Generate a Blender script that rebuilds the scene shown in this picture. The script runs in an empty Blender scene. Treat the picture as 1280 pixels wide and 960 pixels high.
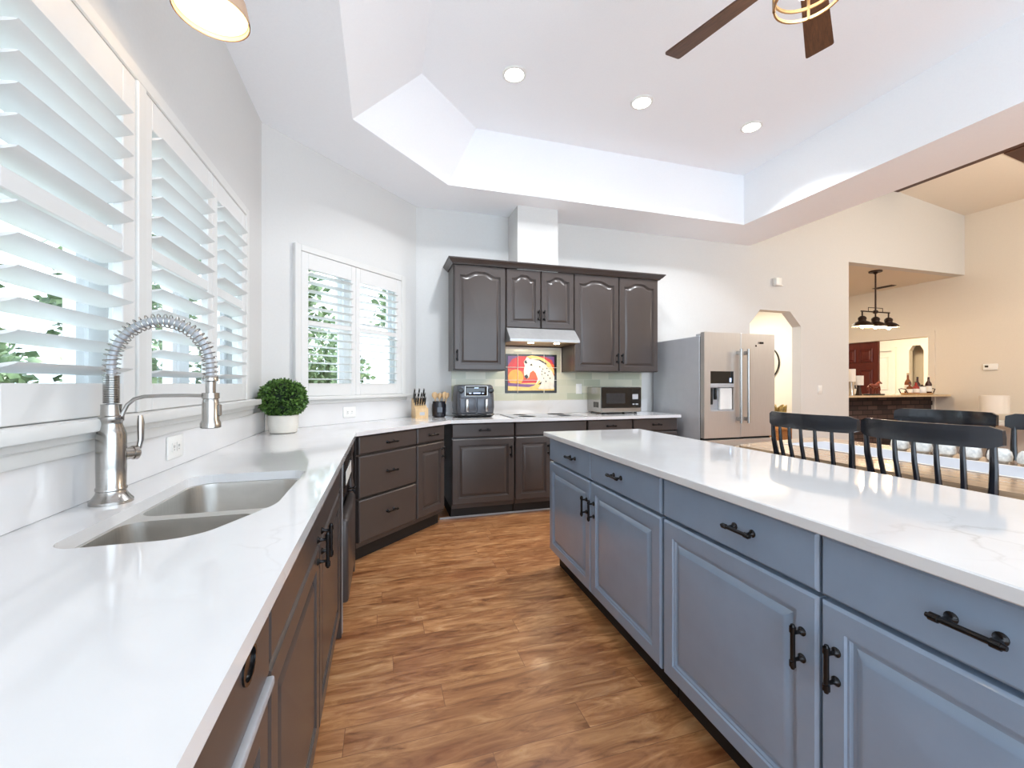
import bpy, bmesh, math, random
from mathutils import Vector, Matrix
random.seed(7)
R = math.radians
scn = bpy.context.scene
COL = scn.collection

# ------------------------------------------------------------------ camera, world, exposure
cam_d = bpy.data.cameras.new('camera')
cam = bpy.data.objects.new('camera', cam_d); COL.objects.link(cam)
cam.location = (0, 0, 1.24)
cam.rotation_euler = (R(90), 0, -math.atan(162 / 535.0))
cam_d.sensor_fit = 'HORIZONTAL'; cam_d.sensor_width = 36.0
cam_d.lens = 36.0 * 535.0 / 1280.0
cam_d.clip_start = 0.02; cam_d.clip_end = 200
scn.camera = cam
scn.view_settings.view_transform = 'Standard'
scn.view_settings.look = 'None'
scn.view_settings.gamma = 1.0
scn.view_settings.use_curve_mapping = False
scn.view_settings.exposure = 1.14

WORLD_STRENGTH = 2.1
w = bpy.data.worlds.new('world'); scn.world = w; w.use_nodes = True
nt = w.node_tree; nt.nodes.clear()
wo = nt.nodes.new('ShaderNodeOutputWorld'); bg = nt.nodes.new('ShaderNodeBackground')
bg.inputs[0].default_value = (0.73, 0.865, 1.0, 1); bg.inputs[1].default_value = WORLD_STRENGTH
nt.links.new(bg.outputs[0], wo.inputs[0])


def lamp(name, kind, loc, power, color=(1, 1, 1), rot=(0, 0, 0), size=0.1, spot=None, blend=0.6, parent=None):
    d = bpy.data.lights.new(name, kind); d.energy = power; d.color = color
    if kind == 'AREA':
        d.size = size; d.shape = 'DISK'
    else:
        d.shadow_soft_size = size
    if kind == 'SPOT':
        d.spot_size = R(spot); d.spot_blend = blend
    o = bpy.data.objects.new(name, d); COL.objects.link(o)
    o.location = loc; o.rotation_euler = rot
    if parent: o.parent = parent
    return o


WARM = (1.0, 0.80, 0.56)
CANP = 46
FANP = 6
sun = lamp('sun', 'SUN', (0, 0, 12), 3.0, (1.0, .96, .9), (R(-42), R(28), 0), .02)
sun.data.angle = R(2)
lamp('great_room_fill', 'POINT', (7.0, 1.6, 2.9), 72, (1.0, 0.91, 0.78), size=.25)  # unseen lamp added out of view to warm the beige walls
lamp('hall_fill', 'AREA', (5.1, 5.6, 2.5), 17, (1.0, 0.95, 0.86), (0, 0, 0), 0.5)  # added warm lamp, no fixture, brightens the hall behind the arch
lamp('foyer_fill', 'AREA', (10.4, 6.2, 2.7), 22, (1.0, 0.82, 0.52), (0, 0, 0), 0.6)  # added lamp without a fixture for the yellow light past the doorway
lamp('bar_room_fill', 'AREA', (7.4, 6.0, 2.9), 8, (1.0, 0.88, 0.70), (0, 0, 0), 0.5)  # unseen lamp added to warm the bar room


# ------------------------------------------------------------------ colours and materials
def lin(r, g, b):
    f = lambda c: (c / 255 / 12.92) if c / 255 <= 0.04045 else ((c / 255 + 0.055) / 1.055) ** 2.4
    return (f(r), f(g), f(b), 1)


def mat(name, rgb, rough=0.5, metal=0.0, emit=None, coat=0.0, spec=0.5, trans=0.0):
    m = bpy.data.materials.new(name); m.use_nodes = True
    b = m.node_tree.nodes['Principled BSDF']
    b.inputs['Base Color'].default_value = lin(*rgb)
    b.inputs['Roughness'].default_value = rough
    b.inputs['Metallic'].default_value = metal
    b.inputs['Specular IOR Level'].default_value = spec
    b.inputs['Coat Weight'].default_value = coat
    b.inputs['Coat Roughness'].default_value = 0.05
    b.inputs['Transmission Weight'].default_value = trans
    if emit:
        b.inputs['Emission Color'].default_value = lin(*emit[0]); b.inputs['Emission Strength'].default_value = emit[1]
    return m


def N(m, t, **k):
    n = m.node_tree.nodes.new(t)
    for a, v in k.items(): setattr(n, a, v)
    return n


def L(m, a, b): m.node_tree.links.new(a, b)


def coords(m, scale=(1, 1, 1), rot=(0, 0, 0)):
    tc = N(m, 'ShaderNodeTexCoord'); mp = N(m, 'ShaderNodeMapping')
    mp.inputs['Scale'].default_value = scale; mp.inputs['Rotation'].default_value = rot
    L(m, tc.outputs['Object'], mp.inputs['Vector']); return mp.outputs['Vector']


def ramp(m, fac, stops):
    r = N(m, 'ShaderNodeValToRGB'); e = r.color_ramp.elements
    while len(e) < len(stops): e.new(0.5)
    for el, (p, c) in zip(e, stops): el.position = p; el.color = c
    L(m, fac, r.inputs[0]); return r.outputs[0]


def noise(m, vec, scale, detail=4, rough=0.5, dist=0.0):
    n = N(m, 'ShaderNodeTexNoise'); n.inputs['Scale'].default_value = scale; n.inputs['Detail'].default_value = detail
    n.inputs['Roughness'].default_value = rough; n.inputs['Distortion'].default_value = dist
    L(m, vec, n.inputs['Vector']); return n.outputs['Fac']


def mixc(m, fac, a, b, mode='MIX'):
    x = N(m, 'ShaderNodeMix', data_type='RGBA', blend_type=mode)
    for sock, v in ((x.inputs[0], fac), (x.inputs[6], a), (x.inputs[7], b)):
        if hasattr(v, 'is_output'): L(m, v, sock)
        else: sock.default_value = v
    return x.outputs[2]


def bsdf(m): return m.node_tree.nodes['Principled BSDF']


def noisy(name, rgb, rough=0.5, metal=0.0, amt=0.06, scale=30, bump=0.0, stretch=(1, 1, 1), coat=0.0, spec=0.5):
    """a paint, metal or plaster with slight procedural variation"""
    m = mat(name, rgb, rough, metal, coat=coat, spec=spec)
    v = coords(m, stretch); f = noise(m, v, scale, 5, 0.6)
    c = lin(*rgb)
    lo = tuple(max(0, x * (1 - amt)) for x in c[:3]) + (1,); hi = tuple(min(1, x * (1 + amt)) for x in c[:3]) + (1,)
    L(m, ramp(m, f, [(0.3, lo), (0.7, hi)]), bsdf(m).inputs['Base Color'])
    if bump:
        b = N(m, 'ShaderNodeBump'); b.inputs['Strength'].default_value = bump; b.inputs['Distance'].default_value = 0.004
        L(m, f, b.inputs['Height']); L(m, b.outputs[0], bsdf(m).inputs['Normal'])
    return m


M = {}
M['wall'] = noisy('wall_paint', (212, 211, 209), 0.7, amt=0.015, scale=60, bump=0.08)
M['beige'] = noisy('beige_wall_paint', (224, 214, 200), 0.7, amt=0.015, scale=60, bump=0.08)
M['cream'] = noisy('cream_wall_paint', (246, 241, 228), 0.7, amt=0.01, scale=60)
M['ceiling'] = noisy('ceiling_paint', (250, 251, 254), 0.8, amt=0.015, scale=90, bump=0.15)
M['trim'] = noisy('white_trim_paint', (218, 217, 214), 0.35, amt=0.01, scale=20)
M['shutter'] = noisy('shutter_paint', (222, 221, 219), 0.35, amt=0.01, scale=20)
M['vinyl'] = noisy('window_vinyl', (240, 242, 244), 0.4, amt=0.01, scale=20)
M['charcoal'] = noisy('charcoal_cabinet_paint', (71, 63, 60), 0.28, amt=0.05, scale=6, spec=0.5)
M['slate'] = noisy('slate_daylit_cabinet_paint', (140, 157, 178), 0.3, amt=0.05, scale=6, coat=0.7)  # slate tone with the blue window daylight put into its colour
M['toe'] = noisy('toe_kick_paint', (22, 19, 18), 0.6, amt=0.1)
M['black_metal'] = noisy('blackened_metal', (40, 39, 40), 0.17, 0.75, amt=0.1)
M['bronze'] = noisy('dark_bronze', (46, 30, 24), 0.4, 0.6, amt=0.15)
M['steel'] = noisy('brushed_stainless', (176, 172, 167), 0.24, 1.0, amt=0.05, scale=8, stretch=(1, 1, 60))
M['steel_door'] = noisy('brushed_stainless_door', (205, 200, 195), 0.36, .72, amt=0.05, scale=6, stretch=(40, 1, 1))
M['steel_hood'] = noisy('hood_stainless', (184, 184, 184), .42, .85, amt=.04)
M['steel_rim'] = noisy('sink_rim_stainless', (216, 213, 208), .3, .9, amt=.03)
M['steel_sink'] = noisy('sink_stainless', (205, 201, 195), 0.33, 1.0, amt=0.06, scale=8, stretch=(1, 30, 1))
M['grey_side'] = noisy('grey_appliance_side', (182, 183, 187), 0.45, 0.3, amt=0.03, scale=10)
M['black'] = noisy('black_plastic', (18, 18, 19), 0.25, amt=0.1)
M['black_glass'] = mat('black_glass', (10, 10, 11), 0.04, coat=0.5)
M['dark_gap'] = mat('gasket_and_gap_black', (12, 12, 12), 0.7)
M['white_plastic'] = noisy('white_plastic', (238, 237, 233), 0.35, amt=0.01)
M['graphite'] = noisy('graphite_plastic', (86, 88, 94), 0.3, 0.35, amt=0.05)
M['chair'] = noisy('black_stained_wood', (19, 21, 28), 0.22, amt=0.35, scale=14, stretch=(1, 4, 1), coat=0.2)
M['pot'] = noisy('cream_ceramic', (228, 222, 212), 0.5, amt=0.02)
M['crock'] = noisy('dark_glazed_ceramic', (38, 36, 42), 0.15, amt=0.1)
M['brass'] = noisy('satin_brass', (178, 146, 104), 0.3, 0.85, amt=0.05)
M['linen'] = noisy('linen_white', (236, 230, 220), 0.8, amt=0.03, scale=200, bump=0.1)
M['soil'] = noisy('soil', (60, 45, 34), 0.9, amt=0.3)


def leafy(name, a, b, scale=14):
    m = mat(name, a, 0.5); f = noise(m, coords(m), scale, 2)
    L(m, ramp(m, f, [(0.35, lin(*a)), (0.65, lin(*b))]), bsdf(m).inputs['Base Color']); return m


M['leaf'] = leafy('boxwood_leaf', (28, 58, 22), (112, 150, 70), 45)
M['bush'] = leafy('garden_leaf', (66, 86, 50), (140, 156, 112), 6)
M['bark'] = noisy('bark', (112, 96, 82), 0.9, amt=0.3, scale=12)
M['lawn'] = noisy('lawn', (98, 112, 76), 0.9, amt=0.3, scale=4)
M['patio'] = noisy('patio_concrete', (205, 203, 197), 0.8, amt=0.05, scale=4)


def wood(name, a, b, rough=0.4, stretch=(1.2, 14, 14), scale=4, coat=0.0):
    m = mat(name, a, rough, coat=coat); f = noise(m, coords(m, stretch), scale, 6, 0.65, 0.6)
    L(m, ramp(m, f, [(0.3, lin(*a)), (0.7, lin(*b))]), bsdf(m).inputs['Base Color']); return m


M['blade'] = wood('walnut_blade', (58, 34, 24), (96, 62, 42), 0.4, (3, 20, 3))
M['table_wood'] = wood('pale_oak_table', (172, 138, 104), (212, 180, 146), 0.16, (14, 1.2, 14), coat=0.3)
M['beam'] = wood('dark_wood_beam', (52, 28, 18), (78, 44, 28), 0.5, (14, 1.2, 14))
M['mahogany'] = wood('mahogany_door', (78, 22, 18), (108, 36, 26), 0.3, (12, 12, 1.2))
M['bench_wood'] = wood('honey_oak', (168, 104, 50), (206, 144, 84), 0.35)
M['block_wood'] = wood('beech_block', (206, 168, 118), (230, 198, 152), 0.45, (10, 10, 1.5))
M['spoon_wood'] = wood('bamboo_spoon', (200, 160, 112), (226, 192, 146), 0.5, (10, 10, 1.5))
M['carving'] = wood('carved_red_wood', (92, 30, 20), (136, 58, 36), 0.3, (8, 8, 8))


def floor_mat():
    m = mat('wood_plank_floor', (170, 115, 70), 0.3, coat=0.05)
    v = coords(m)
    br = N(m, 'ShaderNodeTexBrick'); br.offset = 0.37; br.squash = 1.0
    br.inputs['Scale'].default_value = 1.0
    br.inputs['Brick Width'].default_value = 1.15; br.inputs['Row Height'].default_value = 0.127
    br.inputs['Mortar Size'].default_value = 0.0012; br.inputs['Mortar Smooth'].default_value = 0.2
    br.inputs['Color1'].default_value = (0, 0, 0, 1); br.inputs['Color2'].default_value = (1, 1, 1, 1); br.inputs['Mortar'].default_value = (0.5, 0.5, 0.5, 1)
    sx = N(m, 'ShaderNodeSeparateXYZ'); L(m, v, sx.inputs[0])
    row = N(m, 'ShaderNodeMath', operation='DIVIDE'); L(m, sx.outputs['Y'], row.inputs[0]); row.inputs[1].default_value = 0.127
    fl = N(m, 'ShaderNodeMath', operation='FLOOR'); L(m, row.outputs[0], fl.inputs[0])
    wn = N(m, 'ShaderNodeTexWhiteNoise', noise_dimensions='1D'); L(m, fl.outputs[0], wn.inputs['W'])
    shf = N(m, 'ShaderNodeMath', operation='MULTIPLY_ADD'); L(m, wn.outputs['Value'], shf.inputs[0]); shf.inputs[1].default_value = 1.15; L(m, sx.outputs['X'], shf.inputs[2])
    cx = N(m, 'ShaderNodeCombineXYZ'); L(m, shf.outputs[0], cx.inputs['X']); L(m, sx.outputs['Y'], cx.inputs['Y'])
    br.offset = 0.0
    L(m, cx.outputs[0], br.inputs['Vector'])
    # per-plank offset feeds the grain
    vo = N(m, 'ShaderNodeVectorMath', operation='MULTIPLY_ADD')
    L(m, br.outputs['Color'], vo.inputs[0]); vo.inputs[1].default_value = (7.0, 3.0, 0)
    sc = N(m, 'ShaderNodeVectorMath', operation='MULTIPLY'); sc.inputs[1].default_value = (1.9, 9.0, 1)
    L(m, v, sc.inputs[0]); L(m, sc.outputs[0], vo.inputs[2])
    g1 = noise(m, vo.outputs[0], 2.2, 8, 0.62, 1.2)
    g2 = noise(m, vo.outputs[0], 0.7, 3, 0.5, 0.8)
    base = ramp(m, g1, [(0.26, lin(120, 74, 44)), (0.42, lin(170, 116, 72)), (0.56, lin(198, 144, 96)), (0.74, lin(226, 180, 132))])
    dark = ramp(m, g2, [(0.30, lin(190, 160, 146)), (0.60, (1, 1, 1, 1))])
    c = mixc(m, 0.75, base, dark, 'MULTIPLY')
    tint = ramp(m, br.outputs['Color'], [(0.0, (0.86, 0.84, 0.82, 1)), (1.0, (1.04, 1.02, 1.0, 1))])
    c = mixc(m, 1.0, c, tint, 'MULTIPLY')
    c = mixc(m, br.outputs['Fac'], c, lin(128, 84, 54))
    L(m, c, bsdf(m).inputs['Base Color'])
    L(m, ramp(m, g1, [(0.2, (0.42,) * 3 + (1,)), (0.8, (0.24,) * 3 + (1,))]), bsdf(m).inputs['Roughness'])
    b = N(m, 'ShaderNodeBump'); b.inputs['Strength'].default_value = 0.12; b.inputs['Distance'].default_value = 0.003
    L(m, g1, b.inputs['Height']); L(m, b.outputs[0], bsdf(m).inputs['Normal'])
    return m


M['floor'] = floor_mat()


def quartz_mat():
    m = mat('veined_white_quartz', (236, 234, 232), 0.07, coat=0.3)
    v = coords(m)
    warp = N(m, 'ShaderNodeTexNoise'); warp.inputs['Scale'].default_value = 2.3; warp.inputs['Detail'].default_value = 6
    L(m, v, warp.inputs['Vector'])
    add = N(m, 'ShaderNodeVectorMath', operation='MULTIPLY_ADD')
    L(m, warp.outputs['Color'], add.inputs[0]); add.inputs[1].default_value = (0.55, 0.55, 0.55); L(m, v, add.inputs[2])
    vo = N(m, 'ShaderNodeTexVoronoi', feature='DISTANCE_TO_EDGE'); vo.inputs['Scale'].default_value = 1.25
    L(m, add.outputs[0], vo.inputs['Vector'])
    line = ramp(m, vo.outputs['Distance'], [(0.0, (1, 1, 1, 1)), (0.004, (0.5, 0.5, 0.5, 1)), (0.009, (0, 0, 0, 1))])
    msk = ramp(m, noise(m, v, 1.6, 3, 0.6), [(0.54, (0, 0, 0, 1)), (0.70, (0.8, 0.8, 0.8, 1))])
    v2 = N(m, 'ShaderNodeTexVoronoi', feature='DISTANCE_TO_EDGE'); v2.inputs['Scale'].default_value = 3.4
    L(m, add.outputs[0], v2.inputs['Vector'])
    line2 = ramp(m, v2.outputs['Distance'], [(0.0, (.55, .55, .55, 1)), (0.012, (.2, .2, .2, 1)), (0.022, (0, 0, 0, 1))])
    line = mixc(m, 1.0, line, line2, 'LIGHTEN')
    k = mixc(m, 1.0, line, msk, 'MULTIPLY')
    cloud = ramp(m, noise(m, v, 3.0, 3), [(0.3, lin(222, 221, 221)), (0.7, lin(230, 229, 229))])
    L(m, mixc(m, k, cloud, lin(190, 184, 180)), bsdf(m).inputs['Base Color'])
    return m


M['quartz'] = quartz_mat()


def tile_mat():
    m = mat('glazed_subway_tile', (206, 206, 184), 0.15)
    v = coords(m, rot=(R(90), 0, 0))
    tc = N(m, 'ShaderNodeTexCoord'); sp = N(m, 'ShaderNodeSeparateXYZ'); cb = N(m, 'ShaderNodeCombineXYZ')
    L(m, tc.outputs['Object'], sp.inputs[0]); L(m, sp.outputs['X'], cb.inputs['X']); L(m, sp.outputs['Z'], cb.inputs['Y'])
    br = N(m, 'ShaderNodeTexBrick'); br.offset = 0.5
    br.inputs['Scale'].default_value = 1; br.inputs['Brick Width'].default_value = 0.21; br.inputs['Row Height'].default_value = 0.076
    br.inputs['Mortar Size'].default_value = 0.0015
    br.inputs['Color1'].default_value = lin(186, 190, 166); br.inputs['Color2'].default_value = lin(222, 218, 196); br.inputs['Mortar'].default_value = lin(214, 212, 198)
    L(m, cb.outputs[0], br.inputs['Vector']); L(m, br.outputs['Color'], bsdf(m).inputs['Base Color'])
    return m


M['tile'] = tile_mat()


def brick_mat():
    m = mat('dark_brick', (50, 36, 32), 0.8)
    tc = N(m, 'ShaderNodeTexCoord'); sp = N(m, 'ShaderNodeSeparateXYZ'); cb = N(m, 'ShaderNodeCombineXYZ')
    L(m, tc.outputs['Object'], sp.inputs[0]); L(m, sp.outputs['X'], cb.inputs['X']); L(m, sp.outputs['Z'], cb.inputs['Y'])
    br = N(m, 'ShaderNodeTexBrick'); br.inputs['Scale'].default_value = 1; br.inputs['Brick Width'].default_value = 0.22
    br.inputs['Row Height'].default_value = 0.075; br.inputs['Mortar Size'].default_value = 0.008
    br.inputs['Color1'].default_value = lin(40, 27, 25); br.inputs['Color2'].default_value = lin(86, 66, 60); br.inputs['Mortar'].default_value = lin(24, 18, 17)
    L(m, cb.outputs[0], br.inputs['Vector']); L(m, br.outputs['Color'], bsdf(m).inputs['Base Color'])
    return m


M['brick'] = brick_mat()


def glass_mat():
    m = bpy.data.materials.new('window_glass'); m.use_nodes = True; t = m.node_tree; t.nodes.clear()
    o = t.nodes.new('ShaderNodeOutputMaterial'); mx = t.nodes.new('ShaderNodeMixShader'); tr = t.nodes.new('ShaderNodeBsdfTransparent')
    gl = t.nodes.new('ShaderNodeBsdfGlossy'); fr = t.nodes.new('ShaderNodeFresnel'); fr.inputs[0].default_value = 1.35
    ge = t.nodes.new('ShaderNodeNewGeometry'); mu = t.nodes.new('ShaderNodeMath'); mu.operation = 'SUBTRACT'; mu.use_clamp = True
    gl.inputs['Roughness'].default_value = 0.02; tr.inputs[0].default_value = (0.95, 0.98, 0.98, 1)
    t.links.new(fr.outputs[0], mu.inputs[0]); t.links.new(ge.outputs['Backfacing'], mu.inputs[1]); t.links.new(mu.outputs[0], mx.inputs[0]); t.links.new(tr.outputs[0], mx.inputs[1]); t.links.new(gl.outputs[0], mx.inputs[2]); t.links.new(mx.outputs[0], o.inputs[0])
    return m


M['glass'] = glass_mat()


def emis(name, rgb, s): return mat(name, rgb, 0.5, emit=(rgb, s))


M['can_glow'] = emis('can_lamp_glow', (255, 250, 240), 12)
M['bulb'] = emis('warm_bulb_glow', (255, 236, 196), 5)
M['hood_lamp'] = emis('hood_lamp_glow', (255, 232, 190), 12)
M['shade_glow'] = mat('lit_shade_lining', (236, 216, 182), 0.6)
M['display'] = emis('display_glow', (190, 215, 255), 0.6)


# ------------------------------------------------------------------ mesh helpers
class MB:
    def __init__(s): s.bm = bmesh.new(); s.mi = 0

    def _fin(s, geom_faces):
        for f in geom_faces: f.material_index = s.mi

    def box(s, x0, x1, y0, y1, z0, z1, bev=0.0, seg=1):
        b = bmesh.new(); bmesh.ops.create_cube(b, size=1.0)
        for v in b.verts: v.co = Vector(((x0 + x1) / 2 + v.co.x * (x1 - x0), (y0 + y1) / 2 + v.co.y * (y1 - y0), (z0 + z1) / 2 + v.co.z * (z1 - z0)))
        if bev: bmesh.ops.bevel(b, geom=b.edges[:], offset=bev, segments=seg, profile=0.5, affect='EDGES', clamp_overlap=True)
        s.merge(b); return s

    def merge(s, b, M4=None):
        vm = {}
        for v in b.verts: vm[v] = s.bm.verts.new(M4 @ v.co if M4 is not None else v.co)
        for f in b.faces:
            try:
                n = s.bm.faces.new([vm[v] for v in f.verts]); n.material_index = s.mi
            except ValueError: pass
        b.free()

    def loops(s, loops, cap0=True, cap1=True, closed=False):
        """skin between successive closed loops of points"""
        vs = [[s.bm.verts.new(p) for p in lp] for lp in loops]
        n = len(vs[0])
        pairs = list(zip(vs, vs[1:])) + ([(vs[-1], vs[0])] if closed else [])
        for a, b in pairs:
            for i in range(n):
                j = (i + 1) % n
                try: f = s.bm.faces.new((a[i], a[j], b[j], b[i])); f.material_index = s.mi
                except ValueError: pass
        if cap0 and not closed:
            f = s.bm.faces.new(list(reversed(vs[0]))); f.material_index = s.mi
        if cap1 and not closed:
            f = s.bm.faces.new(vs[-1]); f.material_index = s.mi
        return s

    def tube(s, pts, r, n=10, closed=False):
        pts = [Vector(p) for p in pts]; m = len(pts)
        rs = r if isinstance(r, (list, tuple)) else [r] * m
        ring = []; prev = None
        for i, p in enumerate(pts):
            if closed: t = pts[(i + 1) % m] - pts[i - 1]
            else: t = pts[min(i + 1, m - 1)] - pts[max(i - 1, 0)]
            t.normalize()
            if prev is None:
                a = Vector((0, 0, 1)) if abs(t.z) < 0.9 else Vector((1, 0, 0))
                u = t.cross(a).normalized()
            else:
                u = (prev - t * prev.dot(t)).normalized()
            prev = u; v = t.cross(u)
            ring.append([p + (u * math.cos(2 * math.pi * k / n) + v * math.sin(2 * math.pi * k / n)) * rs[i] for k in range(n)])
        return s.loops(ring, closed=closed)

    def cyl(s, p0, p1, r0, r1=None, n=16): return s.tube([p0, p1], [r0, r0 if r1 is None else r1], n)

    def lathe(s, prof, c=(0, 0, 0), n=24, axis='z', cap0=True, cap1=True):
        lp = []
        for r, h in prof:
            q = []
            for k in range(n):
                a = 2 * math.pi * k / n; x, y = r * math.cos(a), r * math.sin(a)
                q.append(Vector(c) + (Vector((x, y, h)) if axis == 'z' else Vector((x, -h, y)) if axis == 'y' else Vector((h, x, y))))
            lp.append(q)
        return s.loops(lp, cap0, cap1)

    def prism(s, poly, d0, d1, plane='xy', holes=()):
        """filled polygon with holes, extruded. plane: xy (depth z), xz (depth y), yz (depth x)"""
        P = {'xy': lambda a, b, d: (a, b, d), 'xz': lambda a, b, d: (a, d, b), 'yz': lambda a, b, d: (d, a, b)}[plane]
        b = bmesh.new(); ed = []
        for lp in [poly] + list(holes):
            v = [b.verts.new(P(x, y, d0)) for x, y in lp]
            for i in range(len(v)): ed.append(b.edges.new((v[i], v[(i + 1) % len(v)])))
        bmesh.ops.triangle_fill(b, use_beauty=True, edges=ed)
        r = bmesh.ops.extrude_face_region(b, geom=b.faces[:])
        dv = Vector(P(0, 0, d1)) - Vector(P(0, 0, d0))
        for g in r['geom']:
            if isinstance(g, bmesh.types.BMVert): g.co += dv
        bmesh.ops.recalc_face_normals(b, faces=b.faces[:])
        s.merge(b); return s

    def quad(s, *p):
        f = s.bm.faces.new([s.bm.verts.new(q) for q in p]); f.material_index = s.mi; return s

    def xform(s, m4):
        bmesh.ops.transform(s.bm, matrix=m4, verts=s.bm.verts[:]); return s

    def build(s, name, m, parent=None, loc=(0, 0, 0), rot=(0, 0, 0), smooth=35, recalc=True):
        if recalc: bmesh.ops.recalc_face_normals(s.bm, faces=s.bm.faces[:])
        me = bpy.data.meshes.new(name); s.bm.to_mesh(me); s.bm.free()
        for x in (m if isinstance(m, (list, tuple)) else [m]): me.materials.append(x)
        if smooth:
            me.polygons.foreach_set('use_smooth', [True] * len(me.polygons)); me.set_sharp_from_angle(angle=R(smooth))
        o = bpy.data.objects.new(name, me); COL.objects.link(o)
        o.location = loc; o.rotation_euler = rot
        if parent: o.parent = parent
        return o


def thing(name, label, cat, loc=(0, 0, 0), rz=0.0, group=None):
    o = bpy.data.objects.new(name, None); COL.objects.link(o); o.empty_display_size = 0.1
    o.location = loc; o.rotation_euler = (0, 0, rz); return tag(o, label, cat, group)


def tag(o, label, cat, group=None, kind=None):
    o['label'] = label; o['category'] = cat
    if group: o['group'] = group
    if kind: o['kind'] = kind
    return o


def struct(o): o['kind'] = 'structure'; return o


def dup(root, loc=None, rz=None, label=None):
    def cp(o, par):
        c = o.copy(); COL.objects.link(c); c.parent = par
        for ch in kids.get(o.name, ()): cp(ch, c)
        return c
    kids = {}
    for o in bpy.data.objects:
        if o.parent: kids.setdefault(o.parent.name, []).append(o)
    r = cp(root, None)
    if loc is not None: r.location = loc
    if rz is not None: r.rotation_euler = (0, 0, rz)
    if label: r['label'] = label
    return r


# ------------------------------------------------------------------ setting: shell of the rooms
LW, BW = -0.80, 4.46          # left wall face, back wall face
S2 = math.sqrt(0.5)
WZ0, WZ1 = 1.146, 2.285       # window openings
CZ, TZ = 3.05, 3.61           # soffit, tray ceiling

struct(MB().prism([(LW - .15, -1.6), (12.0, -1.6), (12.0, 9.2), (0.2, 9.2), (0.2, BW + .14), (LW - .15, 3.5)], -0.12, 0.0).build('floor', M['floor'], smooth=0))

# left wall with the window opening
WY0, WY1 = 0.45, 2.926
struct(MB().prism([(-1.6, 0), (3.33, 0), (3.33, CZ + .1), (-1.6, CZ + .1)], LW - .15, LW, 'yz', [[(WY0, WZ0), (WY1, WZ0), (WY1, WZ1), (WY0, WZ1)]]).build('wall_left', M['wall'], smooth=0))
# angled wall, local x along the wall, y into it
DIAG = (LW, 3.33); DL = (0.33 - LW) / S2
def dmat(ox=0.0, oy=0.0, z=0.0): return Matrix.Translation((DIAG[0], DIAG[1], z)) @ Matrix.Rotation(R(45), 4, 'Z') @ Matrix.Translation((ox, oy, 0))
DW0, DW1 = 0.232, 1.406
struct(MB().prism([(0, 0), (DL, 0), (DL, CZ + .1), (0, CZ + .1)], 0, .15, 'xz', [[(DW0, WZ0), (DW1, WZ0), (DW1, WZ1), (DW0, WZ1)]]).build('wall_corner', M['wall'], loc=(DIAG[0], DIAG[1], 0), rot=(0, 0, R(45)), smooth=0))
struct(MB().prism([(0.33, 0), (4.60, 0), (4.60, 2.03), (4.775, 2.222), (5.287, 2.222), (5.478, 2.03), (5.478, 0), (6.38, 0), (6.38, 2.985), (8.93, 2.985), (8.93, 4.7), (0.33, 4.7)], BW, BW + .13, 'xz').build('wall_back', M['wall'], smooth=0))
struct(MB().prism([(-1.6, 0), (4.93, 0), (4.93, 2.05), (6.50, 2.05), (6.50, 0), (7.4, 0), (7.4, 4.3), (-1.6, 4.3)], 8.93, 9.05, 'yz').build('wall_right', M['beige'], smooth=0))
# hallway behind the arch and the bar room beyond
struct(MB().box(3.4, 6.25, 6.5, 6.6, 0, 2.8).build('wall_hall', M['cream'], smooth=0))
struct(MB().box(6.15, 6.25, BW + .13, 7.4, 0, 3.2).build('wall_divider', M['cream'], smooth=0))
struct(MB().box(3.4, 3.5, BW + .13, 6.5, 0, 2.8).build('wall_hall_end', M['cream'], smooth=0))
struct(MB().box(3.4, 6.15, BW + .13, 6.6, 2.62, 2.7).build('ceiling_hall', M['ceiling'], smooth=0))
struct(MB().box(6.25, 8.93, 7.3, 7.4, 0, 3.2).build('wall_bar_room', M['beige'], smooth=0))
struct(MB().box(6.25, 8.93, BW + .13, 7.3, 2.985, 3.08).build('ceiling_bar_room', M['beige'], smooth=0))
# foyer beyond the right wall: back wall with an octagonal-headed niche and a door opening
struct(MB().prism([(4.4, 0), (6.50, 0), (6.50, 2.0), (6.57, 2.12), (6.71, 2.12), (6.78, 2.0), (6.78, 0), (7.12, 0), (7.12, 2.03), (7.82, 2.03), (7.82, 0), (8.9, 0), (8.9, 2.9), (4.4, 2.9)], 11.6, 11.72, 'yz').build('wall_foyer', M['cream'], smooth=0))
struct(MB().box(11.95, 12.0, 4.4, 8.9, 0, 2.9).build('wall_foyer_back', M['beige'], smooth=0))
struct(MB().box(9.05, 12.0, 4.3, 4.4, 0, 2.9).build('wall_foyer_near', M['cream'], smooth=0))
struct(MB().box(9.05, 12.0, 8.9, 9.0, 0, 2.9).build('wall_foyer_far', M['cream'], smooth=0))
struct(MB().box(9.05, 12.0, 4.3, 9.0, 2.86, 2.94).build('ceiling_foyer', M['ceiling'], smooth=0))

# unseen wall behind the viewpoint, its wide opening sized to let in light
struct(MB().prism([(LW - .15, 0), (8.98, 0), (8.98, 4.6), (LW - .15, 4.6)], -1.72, -1.6, 'xz', [[(-.7, .02), (4.4, .02), (4.4, 2.9), (-.7, 2.9)]]).build('wall_front', M['wall'], smooth=0))

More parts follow.
